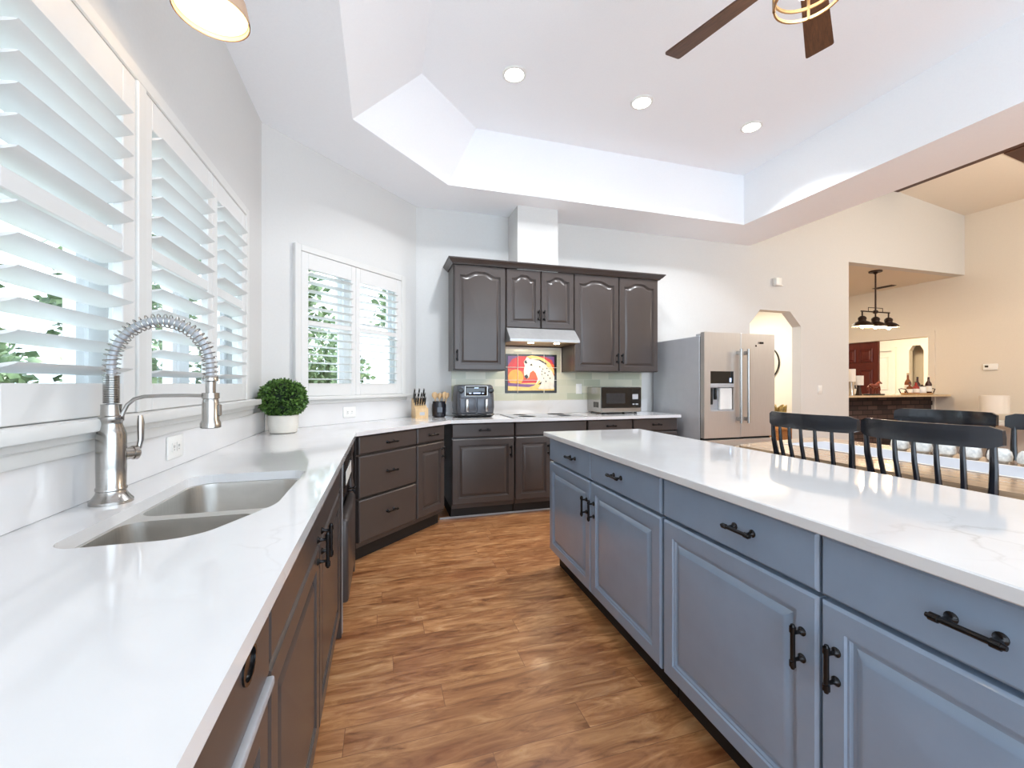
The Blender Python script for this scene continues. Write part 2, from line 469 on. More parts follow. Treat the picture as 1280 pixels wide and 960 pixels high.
# kitchen ceiling: flat soffit ring and raised tray with sloped left sides
lo = [(-.195, -.6), (-.195, 3.115), (.572, 3.892), (3.93, 3.892), (3.93, -.6)]
hi = [(.275, -.25), (.290, 3.325), (.832, 3.892), (3.93, 3.892), (3.93, -.6)]
c = MB()
fb = bmesh.new(); fe = []
for lp in ([(LW - .1, -1.6), (LW - .1, 3.30), (.30, BW + .05), (4.60, BW + .05), (4.60, -1.6)], lo):
    vv = [fb.verts.new((*p, CZ)) for p in lp]
    fe += [fb.edges.new((vv[i], vv[(i + 1) % len(vv)])) for i in range(len(vv))]
bmesh.ops.triangle_fill(fb, use_beauty=True, edges=fe); c.merge(fb)
for i in range(5):
    j = (i + 1) % 5
    c.quad((*lo[i], CZ + .0), (*lo[j], CZ + .0), (*hi[j], TZ), (*hi[i], TZ))
c.bm.faces.new([c.bm.verts.new((*p, TZ)) for p in hi])
c.box(4.56, 4.60, -1.6, BW, CZ + .0005, 4.6)
struct(c.build('ceiling', M['ceiling'], smooth=0, recalc=False))
# vaulted ceiling of the great room
struct(MB().prism([(7.39, 4.12), (8.98, 3.93), (8.98, 4.03), (7.39, 4.22)], 3.32, BW + .02, 'xz').prism([(7.39, 4.12), (8.98, 3.93), (8.98, 4.03), (7.39, 4.22)], -1.6, 2.95, 'xz').prism([(4.58, 4.45), (6.9, 4.30), (6.9, 4.40), (4.58, 4.55)], -1.6, BW + .02, 'xz').build('ceiling_vault', M['beige'], smooth=0))
struct(MB().box(6.9, 7.39, -1.6, BW, 4.11, 4.40).prism([(7.39, 4.10), (8.93, 3.915), (8.93, 4.06), (7.39, 4.24)], 2.95, 3.32, 'xz').build('trim_beam', M['beam'], smooth=0))
# duct chase above the wall cabinets
struct(MB().box(1.31, 1.75, 4.13, BW, 2.40, CZ).build('trim_chase', M['wall'], smooth=0))
# door casing on the right wall
struct(MB().box(8.905, 8.93, 4.84, 4.93, 0, 2.14).box(8.905, 8.93, 4.93, 6.5, 2.05, 2.14).box(8.905, 8.93, 6.5, 6.59, 0, 2.14).build('trim_casing', M['beige'], smooth=0))
struct(MB().box(8.88, 8.9295, -1.0, 4.55, 0, .12, .006).build('baseboard_right', M['trim']))
struct(MB().box(5.48, 6.38, BW - .016, BW - .0005, 0, .12, .005).build('baseboard_back', M['trim']))

# window sills and aprons
struct(MB().box(LW, LW + .075, WY0 - .08, 3.03, 1.112, 1.146, .006, 2).box(LW, LW + .045, WY0 - .05, 3.0, 1.088, 1.112, .004).box(LW, LW + .034, WY0 - .05, 3.0, 1.052, 1.088, .006, 2).build('trim_1', M['trim']))
struct(MB().box(DW0 - .05, DW1 + .05, -.07, 0, 1.116, 1.146, .006, 2).box(DW0 - .03, DW1 + .03, -.03, 0, 1.085, 1.116, .006, 2).build('trim_2', M['trim'], loc=(DIAG[0], DIAG[1], 0), rot=(0, 0, R(45))))


# windows: vinyl frame, sashes, meeting rail, glass
def window(name, W, H, loc, rz, units):
    """local x along the wall, y outward, z up"""
    m = MB()
    yo0, yo1 = .085, .15
    m.box(0, W, yo0, yo1, 0, .045).box(0, W, yo0, yo1, H - .045, H).box(0, .045, yo0, yo1, .045, H - .045).box(W - .045, W, yo0, yo1, .045, H - .045)
    for a in units[1:-1]: m.box(a - .045, a + .045, yo0, yo1, .045, H - .045)
    o = struct(m.build(name, M['vinyl'], loc=loc, rot=(0, 0, rz)))
    for a, b in zip(units, units[1:]):
        a0, b0 = a + .045, b - .045
        s = MB()
        for z0, z1, y in ((.045, H * .5 + .015, .095), (H * .5 - .015, H - .045, .118)):
            s.box(a0, b0, y, y + .022, z0, z0 + .035).box(a0, b0, y, y + .022, z1 - .035, z1)
            s.box(a0, a0 + .04, y, y + .022, z0 + .035, z1 - .035).box(b0 - .04, b0, y, y + .022, z0 + .035, z1 - .035)
        s.build('window_sash', M['vinyl'], o)
        MB().box(a0 + .01, b0 - .01, .107, .111, .05, H * .5).box(a0 + .01, b0 - .01, .129, .133, H * .5, H - .05).build('window_pane', M['glass'], o, smooth=0)
    return o


window('window_1', WY1 - WY0, WZ1 - WZ0, (LW, WY0, WZ0), R(90), [0, .645, 1.27, 1.90, WY1 - WY0])
window('window_2', DW1 - DW0, WZ1 - WZ0, (DIAG[0] + DW0 * S2, DIAG[1] + DW0 * S2, WZ0), R(45), [0, .58, DW1 - DW0])
# shutter outer frames fixed in the openings
def shutter_frame(name, W, H, loc, rz, posts):
    m = MB(); a, b = -.034, .045
    m.box(0, .05, a, b, 0, H, .004).box(W - .05, W, a, b, 0, H, .004).box(.05, W - .05, a, b, H - .05, H, .004)
    for p in posts: m.box(p - .026, p + .026, a - .004, b, 0, H - .05, .004)
    return struct(m.build(name, M['trim'], loc=loc, rot=(0, 0, rz)))
shutter_frame('trim_3', WY1 - WY0, WZ1 - WZ0, (LW, WY0, WZ0), R(90), [1.718 - WY0])
shutter_frame('trim_4', DW1 - DW0, WZ1 - WZ0, (DIAG[0] + DW0 * S2, DIAG[1] + DW0 * S2, WZ0), R(45), [])


# ------------------------------------------------------------------ plantation shutters
def shutter(label, W, H, loc, rz, st_l, st_r, group, bot=.094, top=.125, rail=(.51, .557), pitch=.0685, tilt=-14, y0=-.03):
    """local x along the panel, y outward; base at the bottom rail"""
    t = thing('plantation_shutter', label, 'shutter', loc, rz, group)
    m = MB(); y1 = y0 + .028
    m.box(0, st_l, y0, y1, 0, H, .003).box(W - st_r, W, y0, y1, 0, H, .003)
    m.box(st_l, W - st_r, y0, y1, 0, bot, .003).box(st_l, W - st_r, y0, y1, H - top, H, .003).box(st_l, W - st_r, y0, y1, rail[0], rail[1], .003)
    m.build('shutter_frame', M['shutter'], t)
    yc = (y0 + y1) / 2
    for z0, z1 in ((bot, rail[0]), (rail[1], H - top)):
        n = max(1, round((z1 - z0) / pitch)); p = (z1 - z0) / n
        b = MB(); ca, sa = math.cos(R(tilt)), math.sin(R(tilt))
        for i in range(n):
            zc = z0 + p * (i + .5)
            prof = []
            for k in range(12):
                q = 2 * math.pi * k / 12; u, v = .045 * math.cos(q), .0045 * math.sin(q)
                prof.append((yc + u * ca - v * sa, zc + u * sa + v * ca))
            b.loops([[(st_l + .002, y, z) for y, z in prof], [(W - st_r - .002, y, z) for y, z in prof]])
        b.build('louver_bank', M['shutter'], t, smooth=50)
    return t


SG = 'white plantation shutter panels'
SH = 1.085
rr = (1.656 - WZ0 - .002, 1.704 - WZ0 - .002)
shutter('white shutter panel nearest the camera at the left picture edge', .592, SH, (LW, .503, WZ0 + .002), R(90), .07, .07, SG, rail=rr)
shutter('wide white shutter panel directly behind the tall faucet body', .592, SH, (LW, 1.098, WZ0 + .002), R(90), .075, .07, SG, rail=rr)
shutter('white shutter panel behind the arched faucet hose, right of the light post', .60, SH, (LW, 1.747, WZ0 + .002), R(90), .05, .05, SG, top=.105, rail=(.522, .568))
shutter('white shutter panel behind the spray head, next to the wall corner', .524, SH, (LW, 2.35, WZ0 + .002), R(90), .065, .07, SG, top=.098, rail=(.522, .568))
dl = lambda x: (DIAG[0] + x * S2, DIAG[1] + x * S2, WZ0 + .002)
shutter('white shutter panel on the angled wall, left one above the round plant', .512, SH, dl(DW0 + .052), R(45), .06, .048, SG, bot=.098, top=.122, rail=(.538, .576), pitch=.0665, tilt=-2)
shutter('white shutter panel on the angled wall, right one above the outlet', .556, SH, dl(DW0 + .566), R(45), .048, .075, SG, bot=.098, top=.122, rail=(.538, .576), pitch=.0665, tilt=-2)


# ------------------------------------------------------------------ cabinets
def arch_top(s, drop):
    a = abs(s)
    return -drop if a > .80 else -drop + drop * math.sin(math.pi / 2 * (0.5 + 0.5 * math.cos(math.pi * a / .80)))


def panel_mesh(w, h, arch=0.0, frame=.058, raised=True, back=.032):
    """front slab: local x 0..w, z 0..h, front at y=0, back at y=.02; concentric moulding loops"""
    NP = 37
    def loop(ins, y, curved):
        pts = [(ins, y, ins), (w - ins, y, ins)]
        for k in range(NP):
            s = 1 - 2 * k / (NP - 1)
            x = w / 2 + s * (w / 2 - ins)
            z = h - ins + (arch_top(s, arch) if curved else 0)
            pts.append((x, y, z))
        return pts
    m = MB()
    seq = [(.001, back, 0), (.001, .007, 0), (.004, .003, 0), (.0085, 0, 0)]
    if raised:
        f = frame
        seq += [(f, 0, 1), (f + .003, .006, 1), (f + .008, .006, 1), (f + .012, .013, 1), (f + .020, .013, 1), (f + .038, .0025, 1), (f + .042, .002, 1)]
    else:
        seq += [(.012, .0, 0)]
    m.loops([loop(*q) for q in seq])
    return m


PULL = None
def pull_mesh(Lh=.10):
    m = MB()
    m.tube([(-Lh / 2 - .006, -.03, 0), (-Lh / 2, -.03, 0), (-Lh / 2 + .0001, -.03, 0), (-Lh / 2 + .014, -.03, 0), (-Lh / 2 + .015, -.03, 0), (Lh / 2 - .015, -.03, 0), (Lh / 2 - .014, -.03, 0), (Lh / 2 - .0001, -.03, 0), (Lh / 2, -.03, 0), (Lh / 2 + .006, -.03, 0)],
           [.0045, .0062, .008, .008, .0058, .0058, .008, .008, .0062, .0045], 12)
    for sx in (-1, 1):
        m.lathe([(.0115, 0), (.0115, .002), (.0085, .005), (.005, .011), (.0045, .022), (.006, .030)], (sx * (Lh / 2 - .016), 0, 0), 14, 'y')
    return m


def add_pull(parent, cx, cz, vertical=False, mt=None):
    global PULL
    if PULL is None:
        o = pull_mesh().build('handle', M['black_metal'], parent); PULL = o.data
    else:
        o = bpy.data.objects.new('handle', PULL); COL.objects.link(o); o.parent = parent
    o.location = (cx, 0, cz)
    if vertical: o.rotation_euler = (0, R(90), 0)
    return o


def cabinet(name, label, loc, rz, W, D, z0, z1, fronts, paint, group, toe=True, extra=None, top=None):
    t = thing(name, label, 'cabinet', loc, rz, group)
    m = MB().box(0, W, .0325, D, z0, top or z1, .002)
    if top: m.box(0, W, .0325, .06, top, z1).box(0, .018, .06, D, top, z1).box(W - .018, W, .06, D, top, z1)
    if extra: extra(m)
    m.build('cabinet_body', paint, t)
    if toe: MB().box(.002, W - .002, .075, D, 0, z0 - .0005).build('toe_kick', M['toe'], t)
    for fr in fronts:
        kind, x0, x1, a, b = fr[:5]
        if kind == 'drawer': o = panel_mesh(x1 - x0, b - a, raised=False).build('drawer', paint, t, (x0, 0, a), smooth=25)
        elif kind == 'arch': o = panel_mesh(x1 - x0, b - a, arch=.042 if x1 - x0 > .40 else .038, frame=.055).build('door', paint, t, (x0, 0, a), smooth=25)
        else: o = panel_mesh(x1 - x0, b - a).build('door', paint, t, (x0, 0, a), smooth=25)
        for h in fr[5:]:
            add_pull(o, h[1], h[2], h[0] == 'v')
    return t


CG = 'charcoal base cabinets'
CH, SL = M['charcoal'], M['slate']
# left run: local x = +y
cabinet('base_cabinet', 'charcoal sink cabinet with two doors under the steel sink', (-.195, .872, 0), R(90), 1.36, .56, .10, .883,
        [('drawer', 0, 1.336, .728, .876), ('door', 0, .632, .115, .72, ('v', .592, .60)), ('door', .638, 1.336, .115, .72, ('v', .045, .60))], CH, CG, top=.64)
t = thing('dishwasher', 'charcoal panelled dishwasher with oval pull under the near counter end', 'dishwasher', (-.195, .262, 0), R(90))
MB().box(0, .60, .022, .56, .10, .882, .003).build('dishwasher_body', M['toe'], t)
d = MB(); d.prism([(0, .722), (.60, .722), (.60, .876), (0, .876)], 0, .021, 'xz', [[(.478 + .030 * math.cos(q * math.pi / 8), .813 + .024 * math.sin(q * math.pi / 8)) for q in range(16)]])
d.build('control_panel', CH, t)
MB().lathe([(.034, -.001), (.034, .003), (.028, .003), (.026, -.014), (0.001, -.014)], (0, 0, 0), 24, 'y').xform(Matrix.Translation((.478, .0, .813)) @ Matrix.Diagonal((1, 1, .8, 1))).build('oval_pull', M['black_metal'], t)
MB().box(0, .60, -.010, .022, .700, .717, .004, 2).build('grip_strip', M['grey_side'], t)
panel_mesh(.60, .58, back=.0215).build('door', CH, t, (0, 0, .115), smooth=25)
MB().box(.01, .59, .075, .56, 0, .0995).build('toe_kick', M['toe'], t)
t = thing('end_panel', 'thin pale-edged charcoal filler panel at the far end of sink cabinet', 'panel', (-.195, 2.236, 0), R(90))
MB().box(0, .04, -.004, .56, 0, .883, .003).build('filler', CH, t)
MB().box(.0405, .052, -.006, .05, 0, .883, .002).build('edge_trim', M['grey_side'], t)
t = thing('compactor', 'narrow black appliance with white label between sink cabinet and angled drawers', 'appliance', (-.195, 2.32, 0), R(90))
MB().box(0, .60, .02, .5, .08, .882, .004).build('appliance_body', M['black'], t)
MB().box(.02, .58, -.008, .0195, .66, .87, .006, 2).build('control_panel', M['black'], t)
MB().box(.12, .50, -.011, -.0085, .70, .77).build('white_label', M['white_plastic'], t, smooth=0)
MB().box(.01, .59, -.030, .0195, .12, .55, .018, 3).build('door', CH, t)
add_pull(t, .46, .60, False)
MB().box(.01, .59, .06, .5, 0, .0795).build('toe_kick', M['toe'], t)
# turned post in the inside corner
t = thing('corner_post', 'dark turned spindle post in the inside corner beside the drawer stack', 'post', (-.205, 3.035, 0))
MB().lathe([(.026, .10), (.026, .44), (.030, .45), (.030, .47), (.018, .48), (.024, .52), (.026, .56), (.016, .62), (.020, .70), (.014, .78), (.024, .80), (.024, .883)], n=18).build('spindle', CH, t)
MB().box(-.03, .03, -.03, .03, 0, .10, .003).build('plinth', CH, t)
# angled unit
def dfill(m): m.box(.967, 1.028, .06, .12, .10, .883)
cabinet('base_cabinet', 'charcoal angled cabinet with three-drawer stack beneath the corner window', (-.154, 3.121, 0), R(45), .967, .52, .10, .883,
        [('drawer', 0, .595, .750, .876, ('h', .30, .06)), ('drawer', 0, .595, .446, .738, ('h', .30, .15)), ('drawer', 0, .595, .14, .434, ('h', .30, .16)),
         ('drawer', .606, .965, .750, .876, ('h', .18, .06)), ('door', .606, .965, .14, .738, ('v', .325, .50))], CH, CG, extra=dfill)
# back run
cabinet('base_cabinet', 'charcoal base cabinet below the double-basket air fryer', (.602, 3.86, 0), 0, .596, .59, .10, .883,
        [('drawer', 0, .59, .750, .876, ('h', .30, .065)), ('door', 0, .59, .14, .738, ('v', .555, .47))], CH, CG)
cabinet('base_cabinet', 'charcoal base cabinet under the black cooktop, without drawer pull', (1.204, 3.86, 0), 0, .749, .59, .10, .883,
        [('drawer', 0, .743, .750, .876), ('door', 0, .368, .14, .738, ('v', .333, .47)), ('door', .375, .743, .14, .738, ('v', .035, .47))], CH, CG)
cabinet('base_cabinet', 'charcoal base cabinet below the microwave', (1.96, 3.86, 0), 0, .512, .59, .10, .883,
        [('drawer', 0, .508, .750, .876, ('h', .25, .065)), ('door', 0, .508, .14, .738, ('v', .04, .47))], CH, CG)
cabinet('base_cabinet', 'charcoal drawer cabinet beside the refrigerator', (2.478, 3.86, 0), 0, .54, .59, .10, .883,
        [('drawer', 0, .537, .750, .876, ('h', .27, .065)), ('drawer', 0, .537, .446, .738, ('h', .27, .15)), ('drawer', 0, .537, .14, .434, ('h', .27, .15))], CH, CG)
MB().box(.50, 3.0, 3.93, 3.9345, 0, .018, .002).build('shoe_moulding', M['grey_side'])
tag(bpy.data.objects['shoe_moulding'], 'thin grey shoe moulding strip on floor along the back cabinets', 'moulding')

# island: local x runs toward the camera
IR = R(-90) + math.atan(.034) * 1.0
IL = (1.0855, 2.712, 0)
def island(label, off, shift=0):
    a = IR
    loc = (IL[0] + math.cos(a) * off, IL[1] + math.sin(a) * off, 0)
    return cabinet('island_cabinet', label, loc, a, 1.285, .60, .115, .883,
        [('drawer', .006, .640, .728, .876, ('h', .40, .078)), ('drawer', .646, 1.278, .728, .876, ('h', .29, .078)),
         ('door', .006, .640, .122, .718, ('v', .592, .455)), ('door', .646, 1.278, .122, .718, ('v', .040, .455))], SL, 'slate blue island cabinets')
IR = -R(90) - math.atan(.034)
island('slate blue island cabinet at the far end near the refrigerator', 0)
island('slate blue island cabinet at the near right corner of the picture', 1.287)

# ------------------------------------------------------------------ countertops, sink
def rounded(pts, rad, n=6):
    """round the corners of a polygon; rad per corner"""
    out = []; m = len(pts)
    for i, p in enumerate(pts):
        r = rad[i]; p = Vector(p); a = (Vector(pts[i - 1]) - p).normalized(); b = (Vector(pts[(i + 1) % m]) - p).normalized()
        if r <= 0: out.append(tuple(p)); continue
        ang = a.angle(b); d = r / math.tan(ang / 2)
        c0 = p + (a + b).normalized() * (r / math.sin(ang / 2))
        s = p + a * d - c0; e = p + b * d - c0
        a0 = math.atan2(s.y, s.x); a1 = math.atan2(e.y, e.x); da = (a1 - a0 + math.pi) % (2 * math.pi) - math.pi
        for k in range(n + 1):
            q = a0 + da * k / n; out.append((c0.x + r * math.cos(q), c0.y + r * math.sin(q)))
    return out


BSF = LW + .02    # face of the left upstand
sink_hole = rounded([(-.640, 1.065), (-.385, 1.065), (-.275, 1.30), (-.275, 1.785), (-.640, 1.785)], [.05, .10, .16, .05, .07], 8)
front = [(-.168, .20), (-.168, 3.085), (.588, 3.838), (3.045, 3.838)]
outer = front + [(3.045, BW - .002), (.332, BW - .002), (LW + .002, 3.328), (LW + .002, .20)]
top = MB().prism(outer, .884, .914, 'xy', [sink_hole])
co = top.build('countertop', M['quartz'], smooth=0)
tag(co, 'white veined quartz countertop running along the windows to the range wall', 'countertop')
# upstands
MB().box(LW + .0005, BSF, .20, 3.316, .9145, 1.0515, .002).build('quartz_upstand', M['quartz'])
tag(bpy.data.objects['quartz_upstand'], 'white quartz upstand behind the sink and faucet', 'backsplash', 'quartz upstands')
o = MB().box(.012, DL - .01, -.02, -.0005, .9145, 1.0845, .002).build('quartz_upstand', M['quartz'], loc=(DIAG[0], DIAG[1], 0), rot=(0, 0, R(45)))
tag(o, 'white quartz upstand on the angled wall behind the round plant', 'backsplash', 'quartz upstands')
o = MB().box(.35, 3.045, BW - .02, BW - .0005, .9145, 1.06, .002).build('quartz_upstand', M['quartz'])
tag(o, 'white quartz upstand behind the air fryer and cooktop', 'backsplash', 'quartz upstands')

t = thing('kitchen_sink', 'undermount double-bowl stainless steel sink in the white counter', 'sink', (-.46, 1.42, .884))
def bowl(pts, rad, depth):
    m = MB(); lp = []
    P = rounded(pts, rad, 6); cx = sum(p[0] for p in P) / len(P); cy = sum(p[1] for p in P) / len(P)
    for z, s in ((0, 1.0), (-.02, .99), (-depth + .03, .95), (-depth + .008, .90), (-depth, .82), (-depth - .004, .25), (-depth - .004, .04)):
        lp.append([((cx + (x - cx) * s) + .46, (cy + (y - cy) * s) - 1.42, z) for x, y in P])
    m.loops(lp, cap0=False); return m
B1 = ([(-.632, 1.085), (-.40, 1.085), (-.300, 1.340), (-.632, 1.340)], [.05, .09, .05, .05])
B2 = ([(-.632, 1.385), (-.285, 1.385), (-.285, 1.777), (-.632, 1.777)], [.05, .05, .07, .07])
rim = [(-.66, 1.04), (-.36, 1.04), (-.255, 1.29), (-.255, 1.81), (-.66, 1.81)]
off = lambda P: [(x + .46, y - 1.42) for x, y in P]
MB().prism(off(rim), -.004, -.0006, 'xy', [off(rounded(*B1, 6)), off(rounded(*B2, 6))]).build('sink_rim', M['steel_rim'], t, smooth=0)
bowl(*B1, .19).build('near_bowl', M['steel_sink'], t, loc=(0, 0, -.001), recalc=False)
bowl(*B2, .22).build('far_bowl', M['steel_sink'], t, loc=(0, 0, -.001), recalc=False)
for x, y, d in ((-.49, 1.22, .19), (-.46, 1.58, .22)): MB().lathe([(.045, .001), (.042, .004), (.03, .002), (.001, .001)], (x + .46, y - 1.42, -d - .004), 20).build('drain', M['steel_rim'], t)
# island top (rotated like the cabinets)
ca, sa = math.cos(IR), math.sin(IR)
o = MB().box(-.028, 2.62, -.032, .705, .884, .914, .003).build('island_countertop', M['quartz'], loc=(IL[0], IL[1], 0), rot=(0, 0, IR))
tag(o, 'white veined quartz island top over the slate blue cabinets', 'countertop')

# ------------------------------------------------------------------ wall cabinets, hood
UG = 'charcoal wall cabinets'
UZ0, UZ1 = 1.372, 2.40
def upper(label, x0, x1, z0, fr):
    return cabinet('wall_cabinet', label, (x0, 4.12, 0), 0, x1 - x0, BW - 4.12 - .001, z0, UZ1 + .02, fr, CH, UG, toe=False)
upper('tall single-door charcoal wall cabinet left of the hood', .658, 1.186, UZ0, [('arch', .006, .525, UZ0 + .005, UZ1, ('v', .028, .14))])
upper('short double-door charcoal wall cabinet above the range hood', 1.187, 1.932, 1.806, [('arch', .002, .370, 1.810, UZ1, ('v', .342, .13)), ('arch', .376, .743, 1.810, UZ1, ('v', .028, .13))])
upper('tall double-door charcoal wall cabinet right of the hood', 1.933, 2.965, UZ0, [('arch', .003, .531, UZ0 + .003, UZ1, ('v', .502, .14)), ('arch', .538, 1.027, UZ0 + .003, UZ1, ('v', .028, .14))])
# crown moulding, mitred around three sides
prof = [(0, 2.403), (.012, 2.403), (.016, 2.412), (.034, 2.425), (.05, 2.444), (.056, 2.446), (.056, 2.458), (0, 2.458)]
m = MB(); a = []
for o_, z in prof: a.append((o_, z))
def cr(px, py, dx, dy): return [(px + dx * q, py + dy * q, z) for q, z in a]
m.loops([cr(.657, BW - .001, -1, 0), cr(.657, 4.119, -1, -1), cr(2.966, 4.119, 1, -1), cr(2.966, BW - .001, 1, 0)])
tag(m.build('crown_moulding', CH, smooth=30), 'charcoal crown moulding along the top of the wall cabinets', 'moulding')

t = thing('range_hood', 'slim stainless range hood under the short wall cabinet', 'range hood', (1.56, 4.12, 1.66))
m = MB()
pr = [(-.135, 0), (-.135, .025), (-.005, .144), (.315, .144), (.315, 0)]
m.loops([[(-.372, y, z) for y, z in pr], [(.372, y, z) for y, z in pr]]).build('hood_shell', M['steel_hood'], t, smooth=0)
MB().box(-.36, .36, -.12, .31, -.004, -.0005).build('underside', M['brass'], t)
for sx in (-.13, .15): MB().lathe([(.03, -.0045), (.03, -.010), (.001, -.011)], (sx, -.055, 0), 18).build('hood_lamp', M['hood_lamp'], t)
MB().box(-.06, .06, -.1385, -.1355, .008, .016).build('control_strip', M['grey_side'], t)
lamp('hood_lamp_light', 'AREA', (1.56, 4.12, 1.64), 1.6, WARM, (0, 0, 0), .2)

# ------------------------------------------------------------------ tile backsplash and horse mural
m = MB()
m.box(.69, 2.967, BW - .010, BW - .0005, 1.0605, 1.3715)
m.box(1.1875, 1.9315, BW - .010, BW - .0005, 1.372, 1.62)
tb = m.build('tile_backsplash', M['tile'], smooth=0); tag(tb, 'pale green glazed tile backsplash behind the cooktop and microwave', 'backsplash')
MB().box(1.19, 1.93, BW - .016, BW - .0005, 1.6205, 1.645, .003).box(1.915, 1.93, BW - .018, BW - .0105, 1.35, 1.62, .003).build('pencil_trim', M['pot'], tb)
MB().box(1.188, 1.931, BW - .02, BW - .0005, 1.6455, 1.8055).build('hood_backing', M['beam'], tb)
MX0, MX1, MZ0, MZ1, MY = 1.268, 1.868, 1.142, 1.566, BW - .0105
t = thing('tile_mural', 'colourful tile mural of a white horse before an orange sun', 'mural', ((MX0 + MX1) / 2, MY, MZ0))
mw, mh = MX1 - MX0, MZ1 - MZ0
def P2(u, v): return ((u - .5) * mw, v * mh)      # picture fractions, v up
def lay(name, polys, m, d, thick=.0012):
    b = MB()
    for pl in polys: b.prism([P2(*q) for q in pl], -d - thick, -d, 'xz')
    return b.build(name, m, t, smooth=0)
cm = {k: noisy('mural_' + k, v, .2, amt=.12, scale=25) for k, v in dict(black=(26, 20, 22), red=(204, 36, 24), orange=(226, 92, 30), sun=(250, 166, 44), yellow=(246, 206, 120), purple=(120, 70, 130), white=(238, 232, 218), green=(120, 130, 70)).items()}
MB().box(-mw / 2, mw / 2, -.006, 0, 0, mh).build('tile_panel', cm['black'], t, smooth=0)
fr = lambda a, b, c, d: [(a, b), (c, b), (c, d), (a, d)]
lay('sky', [rounded(fr(.05, .06, .95, .95), [.05] * 4, 4)], cm['red'], .006)
lay('orange_sky', [[(.05, .36), (.95, .36), (.95, .74), (.80, .80), (.62, .60), (.40, .55), (.05, .62)]], cm['orange'], .0073)
lay('purple_corner', [[(.05, .70), (.05, .95), (.26, .95), (.13, .86)]], cm['purple'], .0073)
lay('purple_corner', [[(.76, .95), (.95, .95), (.95, .70), (.90, .86)]], cm['purple'], .0073)
lay('sun', [[(.20 + .145 * math.cos(q * math.pi / 14), .40 + .205 * math.sin(q * math.pi / 14)) for q in range(28)]], cm['sun'], .0086)
lay('foreground', [[(.05, .06), (.95, .06), (.95, .20), (.60, .26), (.05, .24)]], cm['yellow'], .0086)
lay('purple_hills', [[(.05, .18), (.45, .15), (.62, .22), (.30, .23), (.05, .26)], [(.62, .10), (.95, .14), (.95, .22), (.7, .22)]], cm['purple'], .0099)
horse = [(.36, .42), (.41, .36), (.45, .40), (.47, .52), (.53, .58), (.58, .52), (.62, .36), (.58, .22), (.64, .10), (.94, .10), (.95, .42), (.88, .64), (.78, .78), (.66, .87), (.55, .90), (.47, .88), (.41, .93), (.38, .86), (.35, .80), (.37, .70), (.35, .58)]
lay('horse', [horse], cm['white'], .0112)
lay('mane', [[(.40, .94), (.50, .97), (.62, .95), (.74, .90), (.86, .78), (.94, .60), (.95, .48), (.88, .60), (.84, .66), (.86, .58), (.78, .74), (.70, .80), (.66, .86), (.56, .89), (.47, .90)], [(.62, .10), (.50, .07), (.46, .12), (.58, .22), (.66, .34), (.68, .22)]], cm['yellow'], .0125)
for pl in ([[(.355, .44), (.405, .36), (.44, .41), (.41, .48)], [(.46, .72), (.52, .70), (.50, .76)], [(.36, .80), (.38, .76), (.42, .76), (.39, .86)], [(.46, .86), (.64, .845), (.78, .74), (.80, .76), (.66, .87)], [(.62, .22), (.70, .30), (.68, .22)]] +
    [[(x + .012 * math.cos(k * 1.05), y + .018 * math.sin(k * 1.05)) for k in range(6)] for x, y in ((.72, .62), (.76, .52), (.70, .48), (.82, .46), (.74, .38), (.84, .56), (.66, .68), (.86, .38), (.78, .30), (.70, .56), (.80, .64))]):
    lay('marking', [pl], cm['black'], .0138)
b = MB()
for x in (.235, .745): b.box((x - .5) * mw - .002, (x - .5) * mw + .002, -.0155, -.006, 0, mh)
for z in (.33, .66): b.box(-mw / 2, mw / 2, -.0155, -.006, z * mh - .002, z * mh + .002)
b.build('grout_lines', M['pot'], t, smooth=0)


# ------------------------------------------------------------------ wall plates
def plate(label, loc, rz, w_, h_, kind, cat, group=None, name='wall_outlet'):
    t = thing(name, label, cat, loc, rz, group)
    MB().box(-w_ / 2, w_ / 2, -.006, 0, -h_ / 2, h_ / 2, .002, 2).build('cover_plate', M['white_plastic'], t)
    if kind == 'outlet':
        for s in (-1, 1):
            f = MB().box(s * .02 - .014, s * .02 + .014, -.009, -.0065, -.018, .018, .003, 2).build('receptacle', M['white_plastic'], t)
            MB().box(s * .02 - .006, s * .02 - .004, -.0096, -.0091, -.002, .008).box(s * .02 + .004, s * .02 + .006, -.0096, -.0091, -.002, .008).box(s * .02 - .002, s * .02 + .002, -.0096, -.0091, -.012, -.008).build('slot', M['black'], f, smooth=0)
    else:
        MB().box(-.016, .016, -.010, -.0065, -.034, .034, .003, 2).build('rocker', M['white_plastic'], t)
    return t
plate('white outlet on the upstand right of the faucet', (BSF + .0002, 1.985, .995), R(90), .13, .088, 'outlet', 'outlet')
q = dmat(.735, -.0202, 1.005).to_translation(); plate('white outlet on the angled upstand below the corner window', tuple(q), R(45), .13, .088, 'outlet', 'outlet')
t = plate('white outlet plate on the green tile left of the microwave', (2.143, BW - .0105, 1.185), 0, .072, .115, 'switch', 'outlet')
plate('white light switch on the wall between the arch and the bar', (5.825, BW - .0002, 1.162), 0, .075, .12, 'switch', 'switch', name='light_switch')
t = thing('alarm_sensor', 'small white alarm sensor box high on the wall above the arch', 'sensor', (5.06, BW - .0002, 2.60))
MB().box(-.075, .02, -.06, 0, -.05, .05, .006, 2).build('sensor_body', M['white_plastic'], t)
MB().box(.0205, .085, -.025, 0, -.05, -.03, .004).build('bracket', M['white_plastic'], t)
t = thing('thermostat', 'white thermostat with dark display on the beige right wall', 'thermostat', (8.9298, 4.15, 1.50), R(-90))
MB().box(-.085, .085, -.028, 0, -.05, .05, .012, 3).build('housing', M['white_plastic'], t)
MB().box(-.06, -.02, -.0295, -.0285, -.005, .025).build('display', M['black_glass'], t, smooth=0)


